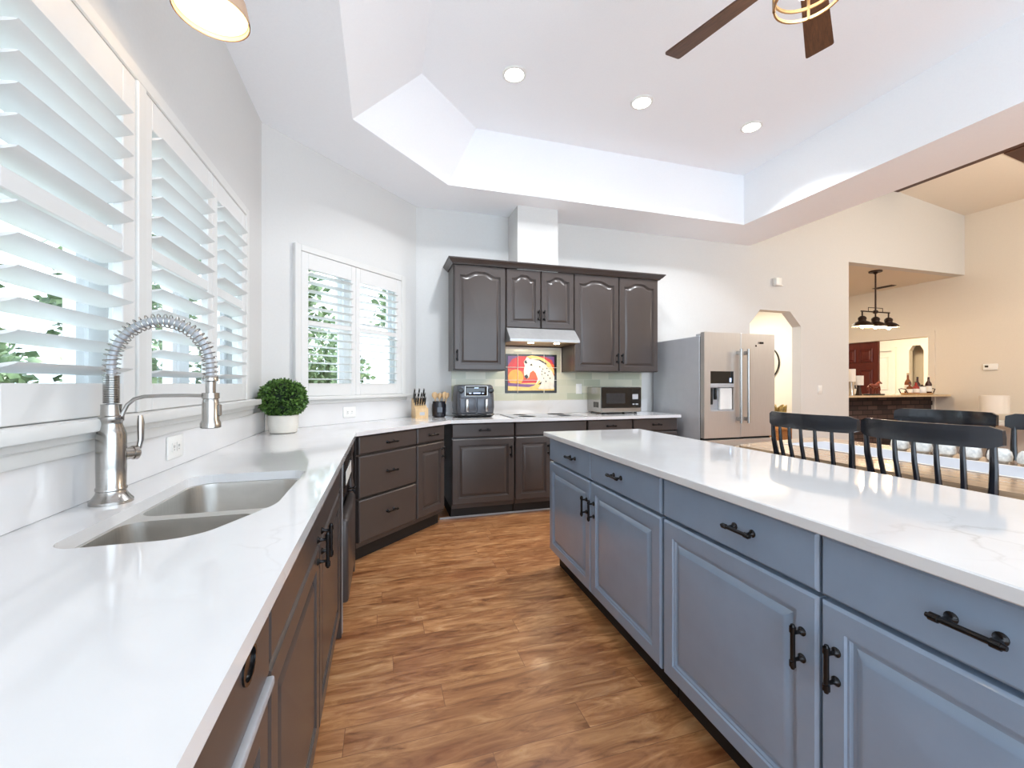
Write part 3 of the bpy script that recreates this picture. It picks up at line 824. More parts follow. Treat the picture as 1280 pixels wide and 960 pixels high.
# ------------------------------------------------------------------ appliances
t = thing('refrigerator', 'stainless french-door refrigerator with ice dispenser and grey side', 'refrigerator', (3.10, 3.56, 0))
FW, FZ = .91, 1.765
MB().box(.004, FW - .004, .075, .86, .03, 1.735, .006).build('cabinet_shell', M['grey_side'], t)
MB().box(.012, FW - .012, .055, .0745, .05, 1.73).build('gasket', M['dark_gap'], t)
MB().box(.03, .11, .06, .16, 1.7355, 1.76, .004).box(FW - .11, FW - .03, .06, .16, 1.7355, 1.76, .004).build('hinge_cover', M['grey_side'], t)
DX = .452
d = MB()
d.prism([(0, .69), (DX, .69), (DX, FZ), (0, FZ)], 0, .0545, 'xz', [[(.075, .96), (.365, .96), (.365, 1.37), (.075, 1.37)]])
left = d.build('left_door', M['steel_door'], t, smooth=0)
MB().box(.0755, .3645, .003, .012, 1.245, 1.3695).build('dispenser_display', M['black_glass'], left, smooth=0)
MB().box(.315, .335, -.001, .0025, 1.26, 1.30).build('display_icon', M['display'], left, smooth=0)
MB().box(.0755, .3645, .045, .054, .9605, 1.2445).box(.0755, .3645, .006, .045, .9605, .975).box(.0755, .3645, -.004, .044, 1.205, 1.2445, .004).build('dispenser_cavity', M['grey_side'], left)
MB().box(.10, .12, .015, .044, 1.03, 1.20, .004).box(.15, .17, .015, .044, 1.08, 1.20, .004).build('water_lever', M['black'], left)
MB().box(.205, .355, .010, .044, .978, 1.20, .004).build('ice_chute', M['white_plastic'], left)
d = MB().box(DX + .006, FW, 0, .0545, .69, FZ, .004)
right = d.build('right_door', M['steel_door'], t)
MB().box(.70, .755, -.004, -.0005, 1.662, 1.684, .002).build('badge_plate', M['black'], right)
MB().box(.682, .697, -.004, -.0005, 1.662, 1.684, .002).build('badge_emblem', M['steel'], right)
MB().lathe([(.010, .0005), (.010, .003), (.001, .003)], (.655, 0, 1.64), 12, 'y').build('button', M['black'], right)
for x, par in ((DX - .045, left), (DX + .05, right)):
    m = MB().cyl((x, -.055, .84), (x, -.055, 1.60), .014, n=16)
    for z in (.88, 1.56): m.box(x - .011, x + .011, -.055, -.0005, z - .02, z + .02, .004)
    m.build('door_handle', M['steel'], par)
MB().box(DX + .0008, DX + .0052, .006, .0545, .69, FZ - .002).build('door_gap_shade', M['dark_gap'], t)  # dark strip added for the shade in the gap between the doors
fz = MB().box(0, FW, 0, .0545, .08, .668, .004).build('freezer_drawer', M['steel_door'], t)
m = MB().cyl((.08, -.055, .60), (FW - .08, -.055, .60), .013, n=16)
for x in (.12, FW - .12): m.box(x - .02, x + .02, -.055, -.0005, .59, .61, .004)
m.build('drawer_handle', M['steel'], fz)
MB().box(.02, FW - .02, .03, .8, 0, .0295).build('base_grille', M['black'], t)

t = thing('microwave', 'stainless and black countertop microwave below the right wall cabinet', 'microwave', (2.487, 4.25, .914))
m = MB().box(-.245, .245, -.13, .185, .018, .293, .006)
m.build('casing', M['steel'], t)
MB().box(-.244, .244, -.151, -.1305, .07, .290, .004).build('door', M['black_glass'], t)
d = bpy.data.objects[-1] if False else None
MB().box(-.19, .04, -.1525, -.1515, .115, .225, .0004).build('door_window', noisy('dark_window_film', (46, 46, 48), .15, amt=.1), t)
MB().box(.115, .215, -.1525, -.1515, .085, .27).build('keypad', M['black'], t)
MB().box(.13, .20, -.1538, -.153, .16, .215).box(.13, .155, -.1538, -.153, .098, .112).box(.17, .20, -.1538, -.153, .098, .112).build('key_legends', M['grey_side'], t, smooth=0)
MB().box(-.244, .244, -.151, -.1305, .022, .0685, .004).build('lower_trim', M['steel'], t)
m = MB()
for k in range(5): m.box(-.2475, -.2455, -.08 + k * .025, -.07 + k * .025, .07, .13)
m.build('vent_slots', M['dark_gap'], t, smooth=0)
for x in (-.20, .20):
    for y in (-.10, .15): MB().cyl((x, y, 0), (x, y, .0175), .015, n=12).build('foot', M['black'], t)

t = thing('air_fryer', 'dark grey dual-basket air fryer left of the cooktop', 'air fryer', (.868, 4.20, .914))
def rb(x0, x1, y0, y1, r): return rounded([(x0, y0), (x1, y0), (x1, y1), (x0, y1)], [r] * 4, 5)
m = MB()
m.loops([[(x, y, z) for x, y in rb(-.19 + i, .19 - i, -.14 + i, .17 - i, .05)] for z, i in ((.0, .025), (.03, .008), (.10, 0), (.22, .004), (.305, .012), (.318, .03))])
m.build('housing', M['graphite'], t)
MB().loops([[(x, y, z) for x, y in rb(-.196 + i, .196 - i, -.146 + i, .176 - i, .05)] for z, i in ((.0005, .028), (.028, .002), (.034, .006))]).build('base_rim', M['black'], t)
MB().box(-.105, .105, -.150, -.128, .215, .302, .006, 2).build('control_panel', M['black_glass'], t)
MB().box(-.112, .112, -.147, -.130, .207, .2145, .002).box(-.112, .112, -.147, -.130, .3025, .310, .002).box(-.112, -.1055, -.147, -.130, .2146, .3024).box(.1055, .112, -.147, -.130, .2146, .3024).build('panel_bezel', M['steel'], t)
MB().box(-.07, -.05, -.1515, -.1505, .232, .240).box(-.03, .04, -.1515, -.1505, .232, .242).box(.055, .075, -.1515, -.1505, .232, .240).box(-.02, .02, -.1515, -.1505, .285, .292).build('panel_legends', M['display'], t, smooth=0)
for s in (-1, 1):
    bk = MB().box(s * .083 - .078, s * .083 + .078, -.149, -.1285, .045, .195, .010, 2).build('basket_front', M['graphite'], t)
    MB().box(s * .095 - .014, s * .095 + .014, -.185, -.1495, .06, .185, .006, 2).build('basket_handle', M['steel'], bk)
    MB().lathe([(.026, .0), (.026, .008), (.020, .010), (.001, .010)], (s * .148, -.139, .262), 18, 'y').build('dial', M['black'], t)

t = thing('cooktop', 'flush black glass cooktop in the back counter', 'cooktop', (1.575, 4.12, .9142))
MB().box(-.385, .385, -.25, .26, 0, .006, .002).build('glass_top', M['black_glass'], t)
m = MB()
for x, y, r in ((-.2, -.1, .09), (.2, -.1, .075), (-.2, .13, .075), (.2, .13, .095)): m.lathe([(r, .0062), (r, .0066), (r - .004, .0066), (r - .004, .0062)], (x, y, 0), 32)
m.build('burner_rings', M['grey_side'], t)
MB().box(-.388, .388, -.254, -.2505, 0, .007, .001).build('front_trim', M['steel'], t)

# ------------------------------------------------------------------ counter objects
t = thing('knife_block', 'light beech knife block in the back left counter corner', 'knife block', (.345, 4.20, .9142), R(8))
m = MB()
pr = [(-.085, 0), (.085, 0), (.085, .17), (-.025, .10), (-.085, .085)]
pr = [(-.09, 0), (.10, 0), (.10, .185), (-.03, .105), (-.09, .095)]
m.loops([[(-.06, y, z) for y, z in pr], [(.06, y, z) for y, z in pr]]).build('block_body', M['block_wood'], t, smooth=0)
MB().box(-.02, .025, -.0915, -.0902, .03, .06).build('maker_plate', M['grey_side'], t, smooth=0)
# handles stand out of the sloped face
kb = Matrix.Translation((.345, 4.20, .9142)) @ Matrix.Rotation(R(8), 4, 'Z')
def knife(i, x, y, L_, label):
    z = .105 + (y + .03) / .13 * .08 + .002
    k = thing('kitchen_knife', label, 'knife', tuple(kb @ Vector((x, y, z))), R(8), 'knives in the beech block')
    tilt = Matrix.Rotation(R(28), 4, 'X')
    MB().box(-.006, .006, -.011, .011, .012, L_, .004, 2).xform(tilt).build('knife_handle', M['black'], k)
    MB().box(-.0065, .0065, -.0115, .0115, .0, .0118, .002).xform(tilt).box(-.003, .003, -.002, .002, -.004, .0005).build('bolster', M['steel'], k)
    MB().box(-.0068, .0068, -.0116, .0116, L_, L_ + .007, .002).xform(tilt).build('end_cap', M['steel'], k)
rows = [(.075, .115, 3, 'black-handled knife at the top of the beech knife block'), (.035, .10, 4, 'black-handled knife in the middle row of the beech knife block'), (-.005, .085, 5, 'short steak knife in the lower row of the beech knife block')]
for y, L_, n, lab in rows:
    for i in range(n): knife(i, -.045 + .09 * i / (n - 1), y, L_, lab)
t = thing('utensil_crock', 'dark glazed utensil crock beside the knife block', 'crock', (.535, 4.26, .9142))
m = MB().lathe([(.055, 0), (.066, .012), (.070, .06), (.070, .12), (.062, .142), (.064, .155), (.058, .155), (.056, .14), (.062, .10), (.055, .015), (.001, .012)], n=28); m.build('crock_body', M['crock'], t)
MB().box(-.025, .025, -.0735, -.071, .05, .10, .001).build('embossed_label', M['graphite'], t)
def spoon(label, dx, dy, lean, az, L_, head):
    s = thing('wooden_spoon', label, 'utensil', (.535 + dx, 4.26 + dy, .9275), R(az), 'wooden utensils in the dark crock')
    rot = Matrix.Rotation(R(lean), 4, 'Y')
    MB().tube([(0, 0, .005), (0, 0, L_ * .5), (0, 0, L_)], [.005, .0045, .005], 8).xform(rot).build('spoon_handle', M['spoon_wood'], s)
    hw, hl = head
    MB().loops([[(hw * a * math.cos(q * math.pi / 6), .006 * math.sin(q * math.pi / 6), L_ + z) for q in range(12)] for a, z in ((.25, -.004), (.75, .012), (1, hl * .45), (.85, hl * .8), (.3, hl))]).xform(rot).build('spoon_head', M['spoon_wood'], s)
spoon('bamboo spoon leaning left in the dark crock', -.02, 0, -6, 0, .17, (.030, .065))
spoon('wide bamboo spatula leaning right in the dark crock', .02, 0, 10, 0, .17, (.026, .07))
spoon('bamboo spoon upright at the back of the dark crock', .0, .02, 3, 0, .165, (.026, .06))
spoon('slim bamboo utensil leaning far right in the dark crock', .025, -.012, 16, 0, .175, (.018, .06))

def leaf_ball(m, c, r, n, size, rng, shell=.85):
    for _ in range(n):
        z = rng.uniform(-1, 1); a = rng.uniform(0, 2 * math.pi); s = math.sqrt(1 - z * z)
        nrm = Vector((s * math.cos(a), s * math.sin(a), z)); p = Vector(c) + nrm * r * rng.uniform(shell, 1.0)
        d = (nrm + Vector((rng.uniform(-1, 1), rng.uniform(-1, 1), rng.uniform(-1, 1))) * .9).normalized()
        u = d.cross(Vector((rng.uniform(-1, 1), rng.uniform(-1, 1), rng.uniform(-1, 1)))).normalized(); k = size * rng.uniform(.7, 1.3)
        m.quad(p - d * k * .2, p + u * k * .36 + d * k * .4, p + d * k, p - u * k * .36 + d * k * .4)
    return m


rng = random.Random(3)
t = thing('potted_topiary', 'round green topiary ball in a cream pot in the counter corner', 'plant', (-.635, 3.185, .9142))
MB().lathe([(.070, 0), (.084, .006), (.092, .05), (.094, .115), (.088, .120), (.086, .10), (.08, .02), (.001, .015)], n=28).build('pot', M['pot'], t)
MB().lathe([(.084, .08), (.084, .095), (.001, .098)], n=20).build('soil', M['soil'], t)
m = MB(); m.lathe([(.001, -.10)] + [(.128 * math.cos(R(a)), .112 * math.sin(R(a))) for a in range(-60, 90, 15)] + [(.001, .112)], (0, 0, .225), 18)
m.build('leaf_core', mat('dark_leaf_core', (16, 34, 14), .9), t)
m = MB(); leaf_ball(m, (0, 0, 0), .142, 2600, .022, rng, .86); m.xform(Matrix.Translation((0, 0, .228)) @ Matrix.Diagonal((1, 1, .88, 1)))
m.build('foliage', M['leaf'], t, smooth=0, recalc=False)
t = thing('small_topiary', 'tiny green plant in white pot peeking from behind the microwave', 'plant', (2.83, 4.37, .9142))
MB().lathe([(.030, 0), (.040, .05), (.036, .05), (.034, .03), (.001, .03)], n=20).build('pot', M['white_plastic'], t)
m = MB(); m.lathe([(.045 * math.cos(R(a)), .12 + .045 * math.sin(R(a))) for a in range(-80, 90, 20)], n=14); m.build('leaf_core', bpy.data.materials['dark_leaf_core'], t)
m = MB(); leaf_ball(m, (0, 0, .12), .055, 500, .016, rng); m.build('foliage', M['leaf'], t, smooth=0, recalc=False)

# faucet: local x toward the bowls
t = thing('kitchen_faucet', 'tall brushed steel spring-neck faucet beside the sink', 'faucet', (-.713, 1.445, .9142))
MB().lathe([(.047, 0), (.047, .008), (.042, .014), (.034, .026), (.032, .034), (.034, .036), (.034, .042), (.0315, .046), (.0325, .10), (.0325, .185), (.029, .20), (.024, .215), (.0245, .222), (.027, .226), (.027, .236), (.023, .240), (.022, .262), (.0225, .270), (.001, .272)], n=32).build('faucet_body', M['steel'], t)
neck = []
RZ = .375; AR = .117
for z in (.27, .30, .34, RZ): neck.append((0, 0, z))
for k in range(1, 17):
    q = math.pi * k / 16; neck.append((AR - AR * math.cos(q), 0, RZ + .13 * math.sin(q)))
neck += [(2 * AR, 0, .36), (2 * AR + .001, 0, .33)]
MB().tube(neck, .0105, 14).build('inner_hose', M['grey_side'], t)
# open coil spring around the hose
pl = [Vector(p) for p in neck]; ds = [0]
for a, b in zip(pl, pl[1:]): ds.append(ds[-1] + (b - a).length)
def at(s):
    for i in range(len(ds) - 1):
        if s <= ds[i + 1]: break
    f = (s - ds[i]) / (ds[i + 1] - ds[i]); p = pl[i].lerp(pl[i + 1], max(0, min(1, f))); return p, (pl[i + 1] - pl[i]).normalized()
coil = []; turns = 34; steps = turns * 12; s0, s1 = .075, ds[-1] - .008
for k in range(steps + 1):
    p, tg = at(s0 + (s1 - s0) * k / steps); q = 2 * math.pi * k / 12
    u = Vector((0, 1, 0)); v = tg.cross(u).normalized()
    coil.append(p + (u * math.cos(q) + v * math.sin(q)) * .0185)
MB().tube(coil, .0018, 6).build('coil_spring', M['steel'], t)
m = MB()
for k in range(16): m.lathe([(.0165, .273 + k * .0048), (.0185, .2742 + k * .0048), (.0185, .2762 + k * .0048), (.0165, .2774 + k * .0048)], n=20)
m.build('tight_coil', M['steel'], t)
MB().lathe([(.017, .350), (.019, .346), (.019, .335), (.013, .332), (.0125, .300), (.018, .298), (.018, .286), (.019, .284), (.021, .270), (.0215, .222), (.026, .212), (.026, .200), (.023, .198), (.001, .198)], (2 * AR + .001, 0, 0), 24).box(2 * AR + .021, 2 * AR + .028, -.007, .007, .232, .268, .003).build('spray_head', M['steel'], t)
arm = [(.020, 0, .225), (.026, 0, .245), (.036, 0, .268), (.052, 0, .284), (.075, 0, .291), (.12, 0, .293), (.18, 0, .293), (2 * AR - .02, 0, .292)]
MB().tube(arm, .005, 10).lathe([(.022, .284), (.022, .300), (.0195, .300), (.0195, .284)], (2 * AR + .001, 0, 0), 20).build('support_arm', M['steel'], t)
m = MB(); m.lathe([(.017, 0), (.017, .018), (.020, .020), (.020, .030), (.016, .034), (.001, .034)], (0, 0, 0), 20, 'y')
m.xform(Matrix.Translation((.018, .022, .130)) @ Matrix.Rotation(R(140), 4, 'Z')).build('valve_hub', M['steel'], t)
MB().tube([(.040, .050, .14), (.043, .053, .165), (.043, .053, .215), (.042, .053, .235)], [.006, .0075, .0085, .006], 10).build('lever_handle', M['steel'], t)

# ------------------------------------------------------------------ pendant over the sink, recessed cans, ceiling fan
t = thing('sink_pendant', 'lit dome pendant lamp hanging over the sink by the windows', 'pendant lamp', (-.515, 1.565, 2.40))
shp = [(.105, 0), (.103, .018), (.094, .06), (.075, .10), (.048, .128), (.03, .138)]
MB().lathe(shp + [(r - .003, z - .003) for r, z in reversed(shp[1:])] + [(.1015, .001)], n=36, cap0=False, cap1=False).build('shade', noisy('pendant_shade', (196, 164, 138), .5, amt=.05), t)
MB().lathe([(r - .0045, z - .0035) for r, z in shp[1:]] + [(.001, .128)], n=36, cap0=False).build('shade_lining', M['shade_glow'], t)
MB().lathe([(.001, .035)] + [(.032 * math.cos(R(a)), .068 + .032 * math.sin(R(a))) for a in range(-75, 80, 15)] + [(.012, .115)], n=20).build('bulb', M['bulb'], t)
MB().lathe([(.03, .135), (.03, .165), (.012, .175), (.008, .18), (.008, CZ - 2.40 - .02), (.06, CZ - 2.40 - .018), (.06, CZ - 2.40 - .0005)], n=24).build('stem', M['bronze'], t)
lamp('pendant_light', 'POINT', (0, 0, .02), .5, (1.0, .78, .52), size=.03, parent=t)

def can(label, x, y):
    t = thing('recessed_light', label, 'ceiling light', (x, y, TZ), 0, 'recessed lights in the tray ceiling')
    MB().lathe([(.070, -.0005), (.092, -.0005), (.092, -.008), (.086, -.012), (.072, -.012), (.070, -.004)], n=32, cap0=False, cap1=False).build('trim_ring', M['white_plastic'], t)
    MB().lathe([(.0695, -.002), (.0695, -.007), (.001, -.007)], n=28).build('lens', M['can_glow'], t)
    lamp('can_light', 'SPOT', (0, 0, -.03), CANP, (.92, .96, 1.0), size=.06, spot=122, blend=.35, parent=t)
can('round recessed light in the tray ceiling, left one above the wall cabinets', .965, 3.125)
can('round recessed light in the tray ceiling, middle one of the three', 2.085, 3.125)
can('round recessed light in the tray ceiling, right one toward the beige wall', 3.25, 3.13)

t = thing('ceiling_fan', 'walnut-bladed ceiling fan with brass ring light at the top edge', 'ceiling fan', (1.672, 1.323, 3.0))
for k in range(5):
    a = R(34.5 + 72 * k)
    bl = MB().prism(rounded([(.10, -.045), (.655, -.062), (.655, .062), (.10, .045)], [.01, .012, .012, .01], 3), -.004, .004)
    bl.xform(Matrix.Rotation(R(-11), 4, 'X')).build('blade', M['blade'], t, rot=(0, 0, a))
MB().lathe([(.001, -.05), (.09, -.045), (.105, -.01), (.105, .06), (.08, .10), (.03, .12), (.014, .13), (.014, .53), (.07, .55), (.075, TZ - 3.0 - .0005), (.001, TZ - 3.0 - .0005)], n=32).build('motor', M['brass'], t)
m = MB()
for z in (-.125, -.17): m.lathe([(.128, z), (.128, z - .012), (.121, z - .012), (.121, z), ], n=40, cap0=False, cap1=False).lathe([(.128, z), (.121, z)], n=40, cap0=False, cap1=False)
for k in range(4):
    q = R(40 + 90 * k); m.cyl((.124 * math.cos(q), .124 * math.sin(q), -.045), (.124 * math.cos(q), .124 * math.sin(q), -.182), .006, n=8)
m.lathe([(.128, -.04), (.128, -.055), (.05, -.055), (.05, -.04)], n=36)
m.build('ring_cage', M['brass'], t)
MB().lathe([(.03, -.056), (.055, -.07), (.06, -.12), (.05, -.145), (.001, -.15)], n=28).build('glass_bowl', emis('fan_bowl_glow', (255, 242, 215), 1.6), t)
lamp('fan_light', 'POINT', (0, 0, -.165), FANP, (.86, .94, 1.0), size=.05, parent=t)

# ------------------------------------------------------------------ dining table and counter-height chairs
TX0, TX1, TY0, TY1 = 2.0, 2.85, .15, 2.14
t = thing('dining_table', 'long pale oak counter-height dining table behind the island', 'table', (2.42, 1.15, 0))
out = rounded([(TX0, TY0), (TX1, TY0), (TX1, TY1 + .06), (TX0, TY1 - .10)], [.05, .05, .12, .06], 6)
MB().prism([(x - 2.42, y - 1.15) for x, y in out], .845, .88).build('tabletop', M['table_wood'], t)
for x in (TX0 + .16, TX1 - .16):
    for y in (TY0 + .15, TY1 - .25): MB().box(x - .04 - 2.42, x + .04 - 2.42, y - .04 - 1.15, y + .04 - 1.15, 0, .8445, .005).build('leg', M['table_wood'], t)
MB().box(TX0 + .15 - 2.42, TX1 - .15 - 2.42, TY0 + .16 - 1.15, TY1 - .26 - 1.15, .75, .8445).build('apron', M['table_wood'], t)
rn = mat('grey_runner_cloth', (186, 190, 198), .9)
r_ = MB().box(2.31, 2.64, .25, 1.99, .8805, .8825).build('table_runner', [rn], smooth=0)
MB().box(2.31, 2.325, .25, 1.99, .8826, .8832).box(2.625, 2.64, .25, 1.99, .8826, .8832).build('runner_border', M['linen'], r_, smooth=0)
tag(r_, 'pale grey table runner with white borders along the oak table', 'table runner')
rng = random.Random(11)
vot = noisy('mottled_white_glass', (222, 220, 214), .2, amt=.35, scale=34)
y = 1.62
for k in range(8):
    r0 = .040 + rng.uniform(-.003, .004)
    o = MB().lathe([(r0 * .6, 0), (r0 * .95, .012), (r0, .03), (r0 * .9, .052), (r0 * .62, .064), (r0 * .56, .062), (r0 * .5, .03), (.001, .012)], n=18).build('votive_jar', vot, loc=(2.70 + rng.uniform(-.008, .008), y, .8805))
    tag(o, 'mottled white glass jar in the row on the far side of the table runner', 'jar', 'mottled jars along the table runner')
    y -= .098


def chair(label, loc, rz):
    """counter chair; local y = forward (seat direction), origin on the floor under the backrest centre"""
    t = thing('windsor_chair', label, 'chair', loc, rz, 'black spindle-back counter chairs')
    W2, sag, zc0, zc1 = .220, .065, 1.022, 1.097
    n = 17
    lp = []
    for k in range(n):
        s = -1 + 2 * k / (n - 1); x = W2 * s; yb = sag * s * s; th = .010
        e = .012 if k in (0, n - 1) else 0.0
        lp.append([(x, yb - th, zc0 + e), (x, yb + th, zc0 + e), (x, yb + th * 1.1, (zc0 + zc1) / 2), (x, yb + th * .8 - .003, zc1 - e), (x, yb - th * .8 - .003, zc1 - e), (x, yb - th * 1.1, (zc0 + zc1) / 2)])
    MB().loops(lp).build('crest_rail', M['chair'], t, smooth=45)
    for k in range(7):
        s = -.90 + 1.8 * k / 6
        r = .0115 if k in (0, 6) else .0085
        x0, y0 = W2 * s, sag * s * s; x1, y1 = x0 * .86, y0 * .6 + .075
        MB().tube([(x0, y0, zc0 + .02), (x0 * .96 + x1 * .04, y0 * .9 + y1 * .1, .95), ((x0 + x1) / 2, (y0 + y1) / 2, .81), (x1, y1, .655)], [r * .8, r, r * 1.25, r], 10).build('spindle', M['chair'], t)
    MB().loops([[(x, y, z) for x, y in rounded([(-.20 + i, .05 + i), (.20 - i, .05 + i), (.215 - i, .44 - i), (-.215 + i, .44 - i)], [.08, .08, .05, .05], 5)] for z, i in ((.625, .012), (.635, 0), (.655, 0), (.662, .008))]).build('seat', M['chair'], t)
    for sx in (-1, 1):
        for yy, ye in ((.10, .03), (.38, .43)):
            MB().tube([(sx * .15, yy, .63), (sx * .17, (yy + ye) / 2, .32), (sx * .195, ye, 0)], [.016, .019, .013], 12).build('leg', M['chair'], t)
    MB().cyl((-.178, .415, .24), (.178, .415, .24), .010, n=10).cyl((-.178, .055, .24), (.178, .055, .24), .010, n=10).cyl((-.175, .055, .30), (-.175, .415, .30), .010, n=10).cyl((.175, .055, .30), (.175, .415, .30), .010, n=10).build('stretcher', M['chair'], t)
    return t


c1 = chair('black spindle-back chair nearest the refrigerator, back turned to the island', (1.925, 1.57, 0), R(-90))
c2 = dup(c1, (1.915, 1.107, 0), R(-90), 'black spindle-back chair with back against the island at the right')
c3 = dup(c1, (2.965, 1.545, 0), R(90), 'black spindle-back chair across the table with brick bar behind')
c4 = dup(c1, (2.965, 1.075, 0), R(90), 'black spindle-back chair across the table at the right picture edge')

# ------------------------------------------------------------------ bar
t = thing('brick_bar', 'dark brick bar with pale stone top in the next room', 'bar', (7.6, 4.87, 0))
b = MB().box(-1.3, 1.28, 0, .12, 0, 1.038)
rng = random.Random(5)
for k in range(13):
    if k % 2: b.box(1.28, 1.325, -.004, .10, k * .08 + .004, k * .08 + .076, .004)
b.build('brick_base', M['brick'], t, smooth=0)
MB().prism(rounded([(-1.3, -.27), (1.27, -.27), (1.325, -.20), (1.325, .27), (-1.3, .27)], [0, .03, .03, 0, 0], 4), 1.0385, 1.066).build('bar_top', noisy('tan_stone', (214, 188, 152), .2, amt=.12, scale=22), t)
BT = 1.0665
def bar_lamp(label, x, y, h, r, mt):
    t = thing('table_lamp', label, 'lamp', (x, y, BT), 0)
    MB().lathe([(r * .75, 0), (r * .75, .012), (r * .55, .03), (r * .35, h * .5), (r * .3, h * .55), (r * .001, h * .56)], n=20).build('lamp_base', mt, t)
    MB().lathe([(r, h * .52), (r, h), (r * .94, h), (r * .94, h * .52)], n=24, cap0=False, cap1=False).lathe([(r, h), (r * .94, h)], n=24, cap0=False, cap1=False).build('lamp_shade', M['linen'], t)
    return t
bar_lamp('white-shaded silver lamp at the left end of the bar top', 6.80, 4.72, .40, .055, M['steel'])
bar_lamp('small white-shaded lamp with bronze legs, second from left on the bar', 6.93, 4.70, .30, .06, M['bronze'])
t = thing('photo_frame', 'leaning pale picture card behind the carved horse on the bar', 'picture', (7.02, 4.80, BT), R(12))
MB().box(-.05, .05, -.008, .008, 0, .26, .003).xform(Matrix.Rotation(R(-8), 4, 'X')).build('frame', M['linen'], t)
MB().box(-.03, .03, -.0095, -.0085, .10, .22).xform(Matrix.Rotation(R(-8), 4, 'X')).build('picture', M['crock'], t, smooth=0)
t = thing('horse_figurine', 'small carved red-brown horse figurine on a black plinth on the bar', 'figurine', (7.26, 4.70, BT))
MB().box(-.16, .16, -.05, .05, 0, .022, .003).build('plinth', M['black'], t)
hm = MB()
hm.tube([(-.10, 0, .14), (-.06, 0, .148), (0, 0, .14), (.05, 0, .145), (.08, 0, .155)], [.022, .034, .030, .033, .024], 12)
hm.tube([(.06, 0, .150), (.09, 0, .185), (.11, 0, .205), (.145, 0, .19), (.165, 0, .18)], [.03, .022, .017, .014, .009], 10)
hm.tube([(.105, .008, .21), (.105, .01, .232)], [.006, .002], 6).tube([(.105, -.008, .21), (.105, -.01, .232)], [.006, .002], 6)
for x, y, dx in ((-.085, .018, -.01), (-.075, -.018, .02), (.06, .018, -.012), (.07, -.018, .03)):
    hm.tube([(x, y, .14), (x + dx, y, .09), (x + dx * .6, y, .055), (x + dx, y, .022)], [.019, .010, .008, .010], 8)
hm.tube([(-.115, 0, .15), (-.14, 0, .12), (-.145, 0, .07)], [.008, .012, .004], 8)
hm.build('horse_body', M['carving'], t)
t = thing('serving_tray', 'tan oval tray of bottles at the right end of the bar', 'tray', (8.30, 4.74, BT))
MB().lathe([(.30, 0), (.33, .03), (.322, .03), (.294, .008), (.001, .008)], n=36).xform(Matrix.Diagonal((1, .42, 1, 1))).build('tray_body', noisy('woven_tan', (196, 160, 116), .6, amt=.2, scale=80), t)
for s in (-1, 1): MB().tube([(s * .30, -.05, .025), (s * .35, -.045, .09), (s * .37, 0, .10), (s * .35, .045, .09), (s * .30, .05, .025)], .007, 8).build('tray_handle', M['bronze'], t)
def bottle(label, x, y, h, r, m_, m2):
    b = thing('bottle', label, 'bottle', (x, y, BT + .009), 0, 'bottles on the bar tray')
    MB().lathe([(r * .9, 0), (r, .008), (r, h * .52), (r * .85, h * .60), (r * .36, h * .72), (r * .32, h * .92), (.001, h * .925)], n=18).build('bottle_body', m_, b)
    MB().lathe([(r * .36, h * .928), (r * .36, h), (.001, h)], n=14).build('bottle_cap', m2, b)
    MB().lathe([(r * 1.01, h * .14), (r * 1.02, h * .16), (r * 1.02, h * .42), (r * 1.01, h * .44)], n=18, cap0=False, cap1=False).build('paper_label', M['linen'], b)
amb = noisy('amber_glass', (120, 62, 26), .08, amt=.1); grn = noisy('dark_bottle_glass', (58, 22, 22), .08, amt=.1); red = noisy('red_liquor', (150, 40, 28), .1, amt=.1)
bottle('tall dark bottle with gold top toward the left of the bar tray', 8.16, 4.785, .34, .042, amb, M['brass'])
bottle('square red bottle in front of the tall one on the bar tray', 8.195, 4.695, .20, .045, red, M['black'])
bottle('short amber bottle at the left edge of the bar tray', 8.09, 4.72, .19, .038, amb, M['black'])
bottle('dark red bottle in the middle of the bar tray', 8.38, 4.78, .28, .040, grn, M['black'])
bottle('pale-labelled wine bottle at the right end of the bar tray', 8.52, 4.71, .30, .042, grn, M['linen'])
t = thing('ice_bucket', 'white ceramic canister at the centre front of the bar tray', 'canister', (8.31, 4.68, BT + .009))
MB().lathe([(.05, 0), (.055, .01), (.055, .11), (.05, .12), (.001, .125)], n=20).build('canister_body', M['white_plastic'], t)
MB().lathe([(.052, .1255), (.045, .135), (.012, .14), (.012, .155), (.001, .157)], n=18).build('lid', M['bronze'], t)

